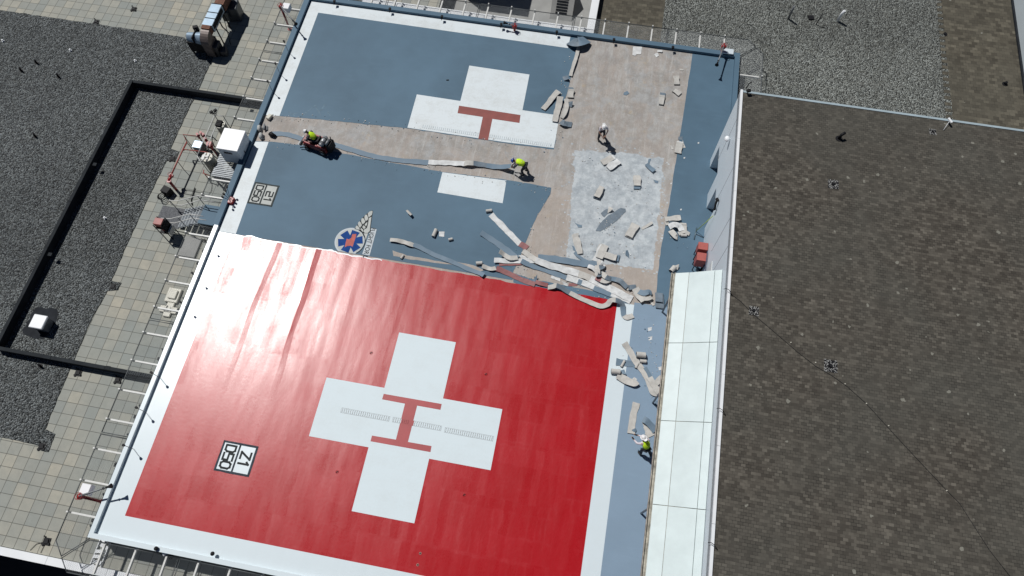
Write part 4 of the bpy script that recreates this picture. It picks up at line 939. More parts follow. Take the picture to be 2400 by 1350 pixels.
for yy in (ys0+.02,ys1-.02):
    m=MB(); m.tube([(xs-.3,yy,zl+.95),(-14.5,yy,zl+.95),(-16.1,yy,ZL+.95+.15),(-16.75,yy,ZL+.95),(-16.8,yy,ZL+.5),(-16.1,yy,ZL+.6),(-14.5,yy,zl+.5),(xs-.3,yy,zl+.5)],.024,8); m.build('handrail',STEELW,V)
    m=MB()
    for xx,zb in ((-16.7,ZL),(-15.5,ZL+.4),(-14.5,zl)): m.tube([(xx,yy,zb),(xx,yy,min(zl+.95,zb+1.0))],.022,8)
    m.build('baluster',GALV,V)
# signs or frames under the net beside the stair
V=empty('cable_tray',P(470,600,ZL),'grey cable tray and pad on the pavers below the stair under the net','cable tray')
m=MB(); q=P(447,580,ZL); m.bbox(q,1.0,1.3,.12,0,0,.02); m.build('concrete_pad',CONC,V)
m=MB()
for i in range(3): m.box(-13.95+i*.14,-13.87+i*.14,4.2,8.7,ZL+.15,ZL+.2)
for i in range(10): m.box(-13.97,-13.55,4.3+i*.45,4.36+i*.45,ZL+.08,ZL+.15)
m.build('tray',BLACK,V)
# ---------------------------------------------------------------- ductwork top left
V=empty('roof_duct',P(500,90,ZL),'big rusty sheet metal duct with sky reflection painted in blue and an elbow at the top left gravel edge','duct')
zd=.55
d0=P(523,-30,zd); d1=P(488,78,zd)
ux=Vector((0,1,0))
X0=P(479,58,zd).x; X1=P(498,62,zd).x
p=[P(495,8,zd),P(512,13,zd),P(503,44,zd),P(486,68,zd),P(471,66,zd),P(481,33,zd)]
m=MB(); yA=P(495,60,zd).y; yB=P(500,8,zd).y; xL_=P(476,50,zd).x; xR_=P(500,52,zd).x
m.box(xL_,xR_,yA,yB,zd-.55,zd); m.build('top_trunk',BLUEM,V)
m=MB()
for y in (yA+.55,yA+1.05,yB-.03): m.box(xL_-.012,xR_+.012,y,y+.05,zd-.56,zd+.02)
m.box(xR_-.001,xR_+.03,yA+.1,yB-.2,zd-.4,zd-.1); m.build('flange',CURBD,V)
m=MB(); m.box(xL_+.1,xR_+.05,yB+.05,yB+1.3,zd-.6,zd-.05); m.build('rusty_section',RUST,V)
m=MB(); m.obox((xL_+.35,yA-.18,zd-.5),.55,.3,.53,0); m.build('rusty_section',RUST,V)
# elbow
m=MB(); cx_,cy_,cz_=(xL_+xR_)/2,yA-.3,zd-.1
prof=[]
for k in range(8):
    t=math.pi/2*k/7; prof.append((cy_-.75*math.sin(t),zd-.8+.75*math.cos(t)))
w2=(xR_-xL_)/2*.8
for k in range(7):
    (ya_,za_),(yb_,zb_)=prof[k],prof[k+1]
    m.add([(cx_-w2,ya_,za_),(cx_+w2,ya_,za_),(cx_+w2,yb_,zb_),(cx_-w2,yb_,zb_),(cx_-w2,ya_+.0,zd-.85),(cx_+w2,ya_,zd-.85),(cx_+w2,yb_,zd-.85),(cx_-w2,yb_,zd-.85)],[(0,3,2,1),(0,4,7,3),(1,2,6,5)],0,False)
m.box(cx_-w2,cx_+w2,cy_-.72,cy_+.2,ZL+.1,zd-.83); m.build('elbow',simple('weathered_grey_metal',(.16,.13,.12),.5,.2,.25,3),V)
m=MB(); fx=cx_-w2-.62; fy=cy_-.28
for k in range(10):
    a0=math.pi*k/9*1.0; 
rr=.5; ring=[]
pts_=[(fx-.28*1,fy),(fx+.55,fy)]
n=14; vs=[];
for sx_ in (0,1):
    for k in range(n+1):
        t=math.pi*k/n; rad=.42 if sx_ else .30
        vs.append((fx-.42+sx_*1.0, fy+rad*math.cos(t)*1.0, zd-.75+rad*math.sin(t)*1.25))
fs=[(k,k+1,n+2+k,n+1+k) for k in range(n)]+[tuple(range(n+1)),tuple(range(2*n+1,n,-1))]
m.add(vs,fs,0,False); m.build('fan_hood',BLUEM,V)
m=MB(); m.box(fx+.12,fx+.17,fy-.44,fy+.44,zd-.78,zd-.21); m.obox((fx+.1,fy+.42,zd-.5),.3,.2,.4,.4); m.build('hood_strap',BLACK,V)
m=MB(); m.box(fx-.45,fx+.6,fy-.38,fy+.38,ZL+.3,zd-.75)
for a in (fx-.4,fx+.5,cx_+.3,xR_-.1):
    for b in (fy-.3,fy+.3): m.box(a-.04,a+.04,b-.04,b+.04,ZL,ZL+.4)
for b in (yA+.3,yB-.2,yB+1.1):
    for a in (xL_+.05,xR_-.05): m.box(a-.03,a+.03,b-.03,b+.03,ZL,zd-.56)
m.tube([(xR_,yA+.3,zd-.5),(xR_+.6,yA-.6,ZL+.05)],.02,6); m.tube([(xR_,yA+1.5,zd-.5),(xR_+.5,yA+.2,ZL+.05)],.02,6); m.build('support_frame',BLACK,V)
m=MB(); q=P(540,10,-.2); m.bbox((q.x,q.y,ZL),.9,.9,1.1,.2,0,.05); m.bbox((q.x-.3,q.y-.55,ZL+.3),.45,.5,.75,.3,0,.04); m.build('fan_motor_housing',simple('dark_housing',(.06,.07,.08),.4,.2,.2,3),V)
m=MB(); q=P(500,112,ZL+.4); m.bbox((q.x,q.y,ZL),1.0,.7,.85,0,0,.05); m.bbox((q.x+.7,q.y-.05,ZL),.4,.5,.5,.3,0,.05); m.build('motor_base',simple('dark_housing2',(.05,.05,.055),.5,.1,.3,3),V)
# ================================================================ RIGHT SIDE THINGS
for i,(a,b,sx,sy,h,lab) in enumerate(((1648,577,.5,.42,.62,'red fire cabinet against the pale wall, the upper of the stacked pair'),(1645,602,.5,.46,.75,'red fire cabinet against the pale wall, nearest the deck'),(1660,607,.32,.34,.5,'small red box fixed to the wall behind the lower cabinet'))):
    zz=1.35 if i<2 else 1.25; q=P(a,b,zz); q.x=min(q.x,13.8-sx/2) if i==2 else q.x
    V=empty('fire_cabinet',(q.x,q.y,0),lab,'fire cabinet','red cabinets at the foot of the pale wall')
    m=MB(); m.bbox((q.x,q.y,zz-h),sx,sy,h,0,0,.02); m.build('cabinet',PIPER,V)
    m=MB(); m.bbox((q.x,q.y,zz),sx*1.04,sy*1.04,.03,0,0,.01); m.build('lid',simple('red_lid_%d'%i,(.36,.085,.07),.5,0,.12,5),V)
    m=MB()
    for dx in (-1,1):
        for dy in (-1,1): m.box(q.x+dx*sx*.4-.02,q.x+dx*sx*.4+.02,q.y+dy*sy*.4-.02,q.y+dy*sy*.4+.02,0,zz-h)
    m.build('stand',BLACK,V)
m=MB(); m.tube([(13.72,10.9,.9),(13.72,12.1,1.1)],.03,6); m.tube([(13.72,9.9,1.3),(13.72,11.4,1.6)],.025,6); m.tube([(13.74,10.9,.9),(13.8,10.9,.9)],.02,6); tag(m.build('wall_pipe',simple('dark_blue_pipe',(.06,.07,.12),.5)),'dark sloping pipes fixed to the pale wall above the red cabinets','pipe')
m=MB(); m.box(13.765,13.797,9.0,10.3,.6,2.6); tag(m.build('wall_panel',simple('white_wall_board',(.6,.62,.62),.5,0,.05)),'white board on the pale wall beside the red cabinets','panel')
q0=P(1629,558,.03); q1=P(1633,532,.05); V=empty('floor_squeegee',q0,'wide floor squeegee with a yellow handle leaning on the pale wall','squeegee')
m=MB(); m.tube([P(1627,561,.04),P(1633,533,.04)],.03,6); m.build('blade_bar',simple('steel_blue',(.12,.17,.2),.4,.3),V)
m=MB(); m.tube([P(1632,541,.06),pin(1671,506,0,13.72)],.018,6); m.build('handle',YEL,V)
m=MB(); m.tube([P(1631,548,.05),P(1650,557,.05)],.015,6); m.build('brace',simple('dark_steel',(.07,.09,.11),.4,.3),V)
# small boxes and bags by the left kerb
q=P(630,272,.2); m=MB(); m.bbox((q.x,q.y,.01),.25,.36,.2,-.35,0,.03); tag(m.build('bucket_box',CREAM),'small pale box on the left kerb where the scraped strip starts','box')
for a,b,r,lab,mt in ((608,300,.2,'pale rolled sack on the left kerb, upper one','c'),(612,318,.22,'pale rolled sack on the left kerb, lower one','c'),(620,297,.13,'small grey sack beside the upper pale sack','g')):
    q=P(a,b,.15); m=MB(); m.tube([(q.x-.1,q.y+.22,.12),(q.x-.05,q.y+.1,.17),(q.x+.02,q.y-.1,.17),(q.x+.05,q.y-.22,.1)],[.03,r*.55,r*.6,.04],10); m.obox((q.x+.1,q.y,.0),.1,.3,.08,.3)
    tag(m.build('sack',simple('sack_'+str(a),(.42,.43,.42) if mt=='c' else (.22,.23,.24),.7,0,.2,8)),lab,'sack')
q=P(638,316,.1); m=MB(); m.tube([(q.x-.25,q.y+.05,.05),(q.x-.1,q.y,.16),(q.x+.1,q.y-.05,.16),(q.x+.25,q.y,.08)],[.04,.13,.12,.03],10); m.tube([(q.x-.1,q.y,.25),(q.x,q.y+.1,.3),(q.x+.1,q.y,.24)],.02,6)
tag(m.build('tool_bag',BLACK),'black tool bag on the bare strip near the left kerb','bag')
q=P(1049,188,.01); m=MB(); m.obox(q,.16,.05,.04,.3); tag(m.build('metal_clip',BLACK),'tiny black clip on the upper grey coating left of the old cross','clip')
q=P(1092,48,.3); m=MB(); m.cyl((q.x,q.y,-.9),.18,.5,14); tag(m.build('paint_pail',WCAP),'white pail hanging by the top net above the light well coping','pail') if False else None

q=P(236,1294,ZL+.1); m=MB()
for k in range(7):
    y=q.y+.75-k*.24; m.obox((q.x+random.uniform(-.06,.06),y,ZL+.05+k*.02),.42,.16,.02,random.uniform(-.5,.3))
m.box(q.x-.28,q.x-.24,q.y-.9,q.y+.85,ZL+.0,ZL+.12); m.box(q.x+.24,q.x+.28,q.y-.9,q.y+.85,ZL,ZL+.12)
tag(m.build('crumpled_foil_tray',WCAP,loc=(q.x,q.y,ZL)),'white crumpled metal strips on the pavers under the bottom net corner','metal strips')
q=P(385,1297,-.05); V=empty('net_floodlight',(q.x,q.y,-.4),'round silver floodlight hanging beside the bottom net','floodlight')
m=MB(); m.tube([(q.x,q.y,-.5),(q.x,q.y,-.1)],.03,6); m.build('stem',BLACK,V)
m=MB(); m.dome((q.x,q.y,-.12),.13,.13,.12,14,5,0,-1.0); m.build('lamp_globe',WCAP,V)
m=MB(); m.dome((q.x+.28,q.y-.08,-.2),.13,.13,.12,12,4,0,-.8); m.build('ballast',BLACK,V)
# ================================================================ PEOPLE
def skin(name,verts,edges,rad,mat,parent,sub=1,root=0):
    """one continuous surface grown round a skeleton; verts in the parent's local space"""
    me=bpy.data.meshes.new(name); me.from_pydata([tuple(v) for v in verts],edges,[]); me.update()
    o=bpy.data.objects.new(name,me); col.objects.link(o)
    md=o.modifiers.new('skin','SKIN'); md.use_smooth_shade=True
    sv=me.skin_vertices[0].data
    for i,r in enumerate(rad):
        r=r if isinstance(r,tuple) else (r,r); sv[i].radius=r; sv[i].use_root=(i==root)
    if sub: s=o.modifiers.new('sub','SUBSURF'); s.levels=sub; s.render_levels=sub
    dg=bpy.context.evaluated_depsgraph_get(); m2=bpy.data.meshes.new_from_object(o.evaluated_get(dg))
    bpy.data.objects.remove(o); m2.name=name; m2.materials.clear(); m2.materials.append(mat)
    for p in m2.polygons: p.use_smooth=True; p.material_index=0
    o=bpy.data.objects.new(name,m2); col.objects.link(o); o.parent=parent; return o
def person(px,py,rz,J,lab,shirt,hat,vest=True,z=0.0,glove=None):
    """J: joint positions, local frame: x right, y forward, z up"""
    q=P(px,py,z); V=empty('person',(q.x,q.y,z),lab,'person',None,rz)
    j={k:Vector(v) for k,v in J.items()}
    names=['pelvis','waist','chest','neck','head','crown']; vs=[j[k] for k in names]; rad=[(.125,.105),(.115,.095),(.15,.105),.055,.088,.07]; ed=[(0,1),(1,2),(2,3),(3,4),(4,5)]
    def ad(p,r,par): vs.append(Vector(p)); rad.append(r); ed.append((par,len(vs)-1)); return len(vs)-1
    hd=(j['crown']-j['neck']).normalized(); fw=j['face'].normalized(); sd=fw.cross(hd).normalized()
    ad(j['head']+fw*.105-hd*.01,.016,4); ad(j['head']+fw*.088-hd*.06,.022,4)
    for s in (-1,1): ad(j['head']+sd*s*.094,(.012,.024),4)
    for s,S in ((-1,'L'),(1,'R')):
        a=ad(j['sh'+S],.058,2); a=ad(j['el'+S],.043,a); w=ad(j['wr'+S],.028,a)
        hdv=(j['wr'+S]-j['el'+S]).normalized(); cr=Vector((0,0,1)).cross(hdv); cr=cr.normalized() if cr.length>.1 else Vector((1,0,0)); dn=Vector((0,0,-1))
        pm=ad(j['wr'+S]+hdv*.055,(.034,.02),w)
        for k,l in ((-1.5,.055),(-.5,.068),(.5,.064),(1.5,.048)):
            b=ad(j['wr'+S]+hdv*(.09)+cr*k*.019,.0095,pm); c=ad(j['wr'+S]+hdv*(.09+l*.55)+cr*k*.021+dn*.012,.009,b); ad(j['wr'+S]+hdv*(.09+l*.75)+cr*k*.021+dn*.04,.0075,c)
        b=ad(j['wr'+S]+hdv*.05+cr*s*-.035+dn*.01,.011,pm); ad(j['wr'+S]+hdv*.075+cr*s*-.05+dn*.03,.009,b)
        a=ad(j['hi'+S],.07,0); a=ad(j['kn'+S],.043,a); a=ad(j['an'+S],.03,a); ad(j['an'+S].lerp(j['to'+S],.6),.024,a)
    skin('body',vs,ed,rad,SKIN,V)
    t=[j['pelvis']+Vector((0,0,.03)),j['waist'],j['chest'],j['chest']+(j['neck']-j['chest'])*.6]; vs=t; rad=[(.14,.12),(.135,.115),(.17,.125),.09]; ed=[(0,1),(1,2),(2,3)]
    for S in 'LR':
        vs.append(j['sh'+S]); rad.append(.075); ed.append((2,len(vs)-1)); vs.append(j['sh'+S].lerp(j['el'+S],.85)); rad.append(.06); ed.append((len(vs)-2,len(vs)-1))
        if not vest: continue
        vs.append(j['el'+S].lerp(j['wr'+S],.75)); rad.append(.045); ed.append((len(vs)-2,len(vs)-1))
    skin('shirt',vs,ed,rad,shirt,V)
    if vest:
        vs=[j['pelvis'].lerp(j['waist'],.35),j['waist'],j['chest'],j['chest'].lerp(j['neck'],.45)]; rad=[(.19,.19),(.185,.185),(.225,.205),.15]; ed=[(0,1),(1,2),(2,3)]
        for S in 'LR': vs.append(j['chest'].lerp(j['sh'+S],.95)); rad.append(.12); ed.append((2,len(vs)-1))
        v_=skin('hi_vis_vest',vs,ed,rad,HIVIS,V)
        ax=(j['chest']-j['waist']).normalized(); c0=j['waist'].lerp(j['chest'],.25); u_=Vector((1,0,0)); w_=ax.cross(u_)
        pts=[c0+u_*.170*math.cos(t)+w_*.150*math.sin(t) for t in [k*math.pi/8 for k in range(17)]]
        m=MB(); m.tube(pts,.018,6); o=m.build('reflective_band',simple('reflective_tape',(.30,.36,.20),.4),v_,world=False)
    vs=[j['pelvis']]; rad=[(.15,.125)]; ed=[]
    for S in 'LR':
        vs.append(j['hi'+S]); rad.append(.105); ed.append((0,len(vs)-1)); vs.append(j['kn'+S]); rad.append(.082); ed.append((len(vs)-2,len(vs)-1)); vs.append(j['an'+S]+Vector((0,0,.03))); rad.append(.062); ed.append((len(vs)-2,len(vs)-1))
    skin('trousers',vs,ed,rad,DENIM,V)
    for S in 'LR':
        a=j['an'+S]; b=j['to'+S]; skin('boot',[a+Vector((0,0,.05)),Vector((a.x,a.y,max(a.z-.03,.04)))-(b-a)*.25,Vector((b.x,b.y,.045 if a.z<.3 else b.z))],[(0,1),(1,2)],[.062,.060,.052],BOOT,V)
    R=hd.to_track_quat('Z','Y').to_matrix(); hc=j['head']+hd*.015
    m=MB(); m.dome((0,0,0),.125,.145,.14,16,6,0,-.05)
    pts=[(.15*math.cos(t),.175*math.sin(t)) for t in [k*math.pi/10 for k in range(20)]]
    m.slab(pts,-.012,.004); m.slab([(-.09,0),(.09,0),(.1,.0),(.08,.23),(0,.25),(-.08,.23),(-.1,0)],-.014,.002)
    m.tube([(0,-.12,.07),(0,-.05,.135),(0,.05,.135),(0,.12,.07)],.016,6)
    yaw=math.atan2(-fw.x,fw.y); m.v=[hc+R@(Matrix.Rotation(0,3,'Z')@v) for v in m.v]
    m.build('hard_hat',hat,V,world=False)
    if glove:
        for S in 'LR':
            hdv=(j['wr'+S]-j['el'+S]).normalized(); m=MB(); m.tube([j['wr'+S]-hdv*.03,j['wr'+S]+hdv*.05,j['wr'+S]+hdv*.11],[.036,.042,.03],8); m.build('glove',GLOVE,V,world=False)
    return V
# standing worker with pole, leaning forward
fdir=lambda dx,dy: math.atan2(dy,dx)-math.pi/2
J1=dict(pelvis=(0,0,.90),waist=(0,.06,1.06),chest=(0,.17,1.28),neck=(0,.25,1.42),head=(0,.31,1.53),crown=(0,.33,1.63),face=(0,.8,-.5),
 shL=(-.19,.19,1.35),shR=(.19,.19,1.35),elL=(-.27,.30,1.12),elR=(.26,.33,1.12),wrL=(-.10,.50,1.00),wrR=(.08,.55,.92),
 hiL=(-.10,0,.86),hiR=(.10,.02,.86),knL=(-.20,-.02,.48),knR=(.15,.14,.48),anL=(-.24,-.14,.08),anR=(.14,.05,.08),toL=(-.27,.04,.04),toR=(.15,.24,.04))
q=P(1406,326,0)
person(1407,325,fdir(.35,-1),J1,'person in a pale shirt leaning over a pole scraper on the bare concrete',SHIRTW,HATW,False)
V=empty('pole_scraper',P(1421,338),'dark long-handled scraper held by the worker in the pale shirt','scraper')
m=MB(); a=P(1414,302,1.0); b=P(1422,338,.04); m.tube([a,b],.018,6); m.build('handle',BLACK,V); m=MB(); m.obox(b,.35,.12,.05,.2); m.build('blade',GALV,V)
# bending worker pulling the strip
J2=dict(pelvis=(0,-.12,.82),waist=(0,.05,.95),chest=(0,.30,1.02),neck=(0,.46,1.05),head=(0,.57,1.03),crown=(0,.67,1.05),face=(0,.3,-1),
 shL=(-.19,.34,1.02),shR=(.19,.34,1.02),elL=(-.20,.42,.75),elR=(.22,.44,.75),wrL=(-.12,.60,.55),wrR=(.10,.62,.52),
 hiL=(-.11,-.12,.80),hiR=(.11,-.10,.80),knL=(-.16,.06,.45),knR=(.17,-.05,.45),anL=(-.18,-.05,.08),anR=(.20,-.22,.08),toL=(-.18,.14,.04),toR=(.21,-.03,.04))
person(1226,405,fdir(-1,.05),J2,'person in a blue hard hat bending to pull up the long coating strip',SHIRTD,HATB,True,glove=True)
# broom worker by the canopy
J4=dict(pelvis=(0,0,.90),waist=(0,.10,1.05),chest=(0,.27,1.24),neck=(0,.38,1.36),head=(0,.46,1.46),crown=(0,.50,1.56),face=(0,.8,-.6),
 shL=(-.20,.28,1.30),shR=(.20,.28,1.30),elL=(-.36,.42,1.12),elR=(.08,.56,1.12),wrL=(-.36,.68,1.05),wrR=(-.12,.76,1.06),
 hiL=(-.10,0,.86),hiR=(.10,0,.86),knL=(-.16,.10,.48),knR=(.16,-.08,.48),anL=(-.22,-.02,.08),anR=(.20,-.24,.08),toL=(-.24,.18,.04),toR=(.22,-.06,.04))
person(1509,1060,fdir(-.62,.78),J4,'person in a white hard hat and yellow vest beside the white canopy',SHIRTW,HATW,True,glove=True)
# ride-on scraper and its driver
q=P(745,343,0); rz=fdir(-1,.22); 
K=empty('ride_on_scraper',(q.x,q.y,0),'dark red ride-on floor scraper with a silver gas cylinder working along the bare strip','machine',None,rz)
def L(m,*a,**k): return m
m=MB(); m.bbox((0,-.1,.18),.78,1.55,.34,0,0,.05); m.bbox((0,-.55,.5),.74,.6,.16,0,0,.04); m.obox((0,.62,.18),.6,.18,.42,0); m.build('body',DARKRED,K,world=False)
m=MB(); m.bbox((-.33,.1,.5),.1,.9,.14,0,0,.02); m.bbox((.33,.1,.5),.1,.9,.14,0,0,.02); m.build('side_panel',FIRE,K,world=False)
for sx in (-1,1):
    for y,r in ((.42,.16),(-.62,.2)):
        m=MB(); m.tube([(sx*.36,y,r),(sx*.49,y,r)],r,18); w_=m.build('wheel',BLACK,K,world=False); m=MB(); m.tube([(sx*.49,y,r),(sx*.495,y,r)],r*.5,12); m.build('rim',GALV,w_,world=False)
m=MB(); m.bbox((0,-.12,.54),.44,.42,.1,0,0,.04); m.obox((0,-.33,.6),.42,.08,.36,0); m.build('seat',BLACK,K,world=False)
m=MB(); m.tube([(-.28,-.62,.86),(.28,-.62,.86)],[.15,.15],16); m.dome((0,0,0),.0,.0,.0,3,1)
m.tube([(.28,-.62,.86),(.34,-.62,.86),(.36,-.62,.86)],[.15,.1,.05],16); m.tube([(-.28,-.62,.86),(-.34,-.62,.86),(-.38,-.62,.86)],[.15,.1,.05],16); c_=m.build('gas_cylinder',SILVER,K,world=False)
m=MB()
for x in (-.15,.15): m.tube([(x+0,-.62+.158*math.cos(t),.86+.158*math.sin(t)) for t in [k*math.pi/8 for k in range(17)]],.014,6)
m.build('cylinder_strap',BLACK,c_,world=False)
m=MB(); m.bbox((0,-.62,.62),.5,.4,.1,0,0,.02); m.bbox((.05,-.98,.2),.6,.26,.62,0,0,.04); m.tube([(.25,-.95,.7),(.3,-.95,1.05)],.03,8); m.build('engine',BLACK,K,world=False)
m=MB(); m.tube([(.2,-.9,.9),(-.2,-.9,.9)],.08,10); m.build('air_filter',GALV,K,world=False)
m=MB()
for x in (-.24,-.12,.12,.24): m.tube([(x,.4,.5),(x,.3,.78),(x,.26,.86)],.014,6); m.dome((x,.26,.86),.03,.03,.03,8,4,0,-1.2)
m.build('control_lever',BLACK,K,world=False)
m=MB(); m.tube([(-.2,.7,.35),(-.2,1.0,.08)],.03,6); m.tube([(.2,.7,.35),(.2,1.0,.08)],.03,6); m.obox((0,1.02,.0),.66,.1,.08,0); m.tube([(-.42,.55,.2),(-.55,.85,.12)],.03,6); m.build('blade_arm',BLACK,K,world=False)
m=MB(); m.obox((0,1.12,.004),.7,.16,.012,0); m.build('blade',GALV,K,world=False)
J3=dict(pelvis=(0,-.12,.76),waist=(0,.0,.90),chest=(0,.18,1.08),neck=(0,.34,1.18),head=(0,.45,1.22),crown=(.0,.53,1.28),face=(0,.8,-.8),
 shL=(-.19,.2,1.14),shR=(.19,.2,1.14),elL=(-.27,.28,.92),elR=(.27,.28,.92),wrL=(-.2,.36,.88),wrR=(.2,.36,.88),
 hiL=(-.11,-.1,.72),hiR=(.11,-.1,.72),knL=(-.20,.32,.78),knR=(.20,.32,.78),anL=(-.22,.5,.6),anR=(.22,.5,.6),toL=(-.22,.66,.58),toR=(.22,.66,.58))
D=person(745,343,rz,J3,'person in a white hard hat and yellow vest driving the ride-on scraper',SHIRTD,HATW,True,glove=True)
# ================================================================ TORN COATING
MT=dict(g=STRIPG,w=simple('torn_strip_white',(.62,.63,.63),.7,0,.22,3),r=simple('torn_strip_red',(.26,.10,.10),.6,0,.2,5),b=BEIGE,d=simple('torn_strip_slate',(.14,.18,.22),.6,0,.2,4))
MI={'g':0,'w':1,'r':2,'b':3,'d':4}; MLIST=[MT[k] for k in 'gwrbd']
def smooth(pts,k=6):
    out=[]; n=len(pts)
    for i in range(n-1):
        p0,p1,p2,p3=pts[max(i-1,0)],pts[i],pts[i+1],pts[min(i+2,n-1)]
        for s in range(k):
            t=s/k; out.append(tuple(.5*((2*p1[a])+(-p0[a]+p2[a])*t+(2*p0[a]-5*p1[a]+4*p2[a]-p3[a])*t*t+(-p0[a]+3*p1[a]-3*p2[a]+p3[a])*t**3) for a in range(3)))
    out.append(tuple(pts[-1])); return out
def ribbon(m,pts,w,mats,side=None,th=.012,under='b',wob=.0,seed=0):
    """a bent strip along 3-D points; side = fixed sideways direction (else horizontal normal)"""
    pts=[Vector(p) for p in pts]; n=len(pts); tops=[]; bots=[]; ls=None
    for i,p in enumerate(pts):
        t=pts[min(i+1,n-1)]-pts[max(i-1,0)]; t=t.normalized() if t.length>1e-6 else Vector((1,0,0))
        if side is not None: s=Vector(side).normalized()
        else:
            s=Vector((-t.y,t.x,0)); s=s.normalized() if s.length>.05 else (ls or Vector((0,1,0)))
            if ls is not None and s.dot(ls)<-.3: s=-s
        ls=s; nr=t.cross(s); nr=nr.normalized()
        if side is None and nr.z<0: nr=-nr
        ww=w[i] if isinstance(w,list) else w
        ja=1+wob*mnoise.noise((p.x*3,p.y*3,seed)); jb=1+wob*mnoise.noise((p.x*3,p.y*3,seed+9))
        a=p+s*ww/2*ja; b=p-s*ww/2*jb; tops.append((a+nr*th/2,p+nr*(th/2-.004*0),b+nr*th/2)); bots.append((a-nr*th/2,p-nr*th/2,b-nr*th/2))
    for i in range(n-1):
        mi=MI[mats[min(int(i/(n-1)*len(mats)),len(mats)-1)]] if isinstance(mats,str) else mats[i]; ui=MI[under]
        A,B=tops[i],tops[i+1]; C_,D_=bots[i],bots[i+1]
        for k in (0,1):
            m.add([A[k],A[k+1],B[k+1],B[k]],[(0,1,2,3)],mi,True); m.add([C_[k],C_[k+1],D_[k+1],D_[k]],[(3,2,1,0)],ui,True)
        m.add([A[0],B[0],D_[0],C_[0]],[(0,1,2,3)],ui); m.add([A[2],B[2],D_[2],C_[2]],[(3,2,1,0)],ui)
    m.add([tops[0][0],tops[0][2],bots[0][2],bots[0][0]],[(0,1,2,3)],ui); m.add([tops[-1][0],tops[-1][2],bots[-1][2],bots[-1][0]],[(3,2,1,0)],ui)
ZC=[0]
GRP='torn strips and scraps of coating lying on the deck'
def strip(px,lab,w=.32,mats='g',under='b',k=6,name='coating_strip',amp=.02,z0=None,seed=None):
    """px: list of (px,py,height)"""
    ZC[0]+=1; s=ZC[0]*3.7 if seed is None else seed; b=.022+(ZC[0]%4)*.006 if z0 is None else z0
    pts=[]
    for a in px:
        h=a[2] if len(a)>2 else 0; q=P(a[0],a[1],b+h); pts.append((q.x,q.y,q.z))
    sp=smooth(pts,k); sp=[(a,c,max(b,z+amp*max(0,mnoise.noise((a*1.3,c*1.3,s))*1.6+.2))) for a,c,z in sp]
    m=MB(); ribbon(m,sp,w,mats,under=under,wob=.25,seed=s); return tag(m.build(name,MLIST),lab,'torn strip',GRP)
def folded(ax,ay,bx,by,lab,w=.36,mats='b',under='g',layers=2,gap=.045,name='folded_strip'):
    """strip lying from a to b and folded back over itself, layered"""
    A=P(ax,ay,.03); B=P(bx,by,.03); d=(B-A); Ln=d.length; d.normalize(); up=Vector((0,0,1)); sd=Vector((-d.y,d.x,0)); pts=[]; z=.02; gap=gap*.6; r=gap/2
    dr=random.uniform(-.06,.06)
    for l in range(layers+1):
        f,t_=(0,Ln) if l%2==0 else (Ln,0)
        ln=[f+(t_-f)*k/6 for k in range(7)]
        if l==layers: ln=ln[:random.choice((5,6,7))]
        hp=random.uniform(.015,.05) if l else .01
        for k,x in enumerate(ln): pts.append(A+d*x+sd*(dr*l*(k/6 if l%2 else 1))+up*(z+hp*math.sin(math.pi*k/6)+(.05 if (l==layers and k==len(ln)-1) else 0)))
        if l<layers:
            for k in range(1,5):
                t=math.pi*k/5; pts.append(A+d*(t_+(1 if l%2==0 else -1)*r*1.3*math.sin(t))+sd*dr*l+up*(z+r-r*math.cos(t)))
            z+=gap
    m=MB(); ribbon(m,pts,w,mats,side=sd,under=under,wob=.4,seed=ax); return tag(m.build(name,MLIST),lab,'folded strip',GRP)
def roll(px,py,ang,lab,r=.12,ln=.34,mats='b',under='g',turns=1.3,tail=0,name='coating_roll'):
    """rolled-up piece, cylinder axis at ang (degrees, world)"""
    r=r*.85; q=P(px,py,r); a=math.radians(ang); ax=Vector((math.cos(a),math.sin(a),0)); d=Vector((-ax.y,ax.x,0)); pts=[]
    n=int(18*turns)
    if tail: 
        for k in range(5): pts.append(q+d*(tail*(1-k/5))+Vector((0,0,-r+.012)))
    for k in range(n+1):
        t=-math.pi/2-2*math.pi*turns*k/n; rr=r*(1-.25*k/n); pts.append(q+d*(rr*math.cos(t))*-1+Vector((0,0,rr*math.sin(t))))
    m=MB(); ribbon(m,pts,ln,under if False else mats,side=ax,under=under,wob=.1,seed=px); return tag(m.build(name,MLIST),lab,'coating roll',GRP)
def scrap(poly,lab,mat='g',curl=.0,name='coating_scrap',th=.012,lift=None):
    """flat torn piece; lift=(index,height) raises one corner"""
    pp=[P(a,b,.02) for a,b in poly]; pj=jag([(p.x,p.y) for p in pp],.02,.12); cx=sum(p[0] for p in pj)/len(pj); cy=sum(p[1] for p in pj)/len(pj); n=len(pj)
    L0=pp[lift[0]] if lift else None; vs=[]
    def hz(x,y,o): 
        h=.024+o+.012*max(0,mnoise.noise((x*3,y*3,poly[0][0])))
        if L0 is not None: h+=lift[1]*max(0,1-math.hypot(x-L0.x,y-L0.y)/.35)
        return h
    top=[(p[0],p[1],hz(p[0],p[1],0)) for p in pj]+[(cx,cy,hz(cx,cy,0))]; bot=[(a,b,c-th) for a,b,c in top]
    fs=[(i,(i+1)%n,n) for i in range(n)]; m=MB(); m.add(top,fs,MI[mat]); m.add(bot,[f[::-1] for f in fs],3); m.add(top[:n]+bot[:n],[(i,i+n,(i+1)%n+n,(i+1)%n) for i in range(n)],3)
    return tag(m.build(name,MLIST),lab,'scrap',GRP)
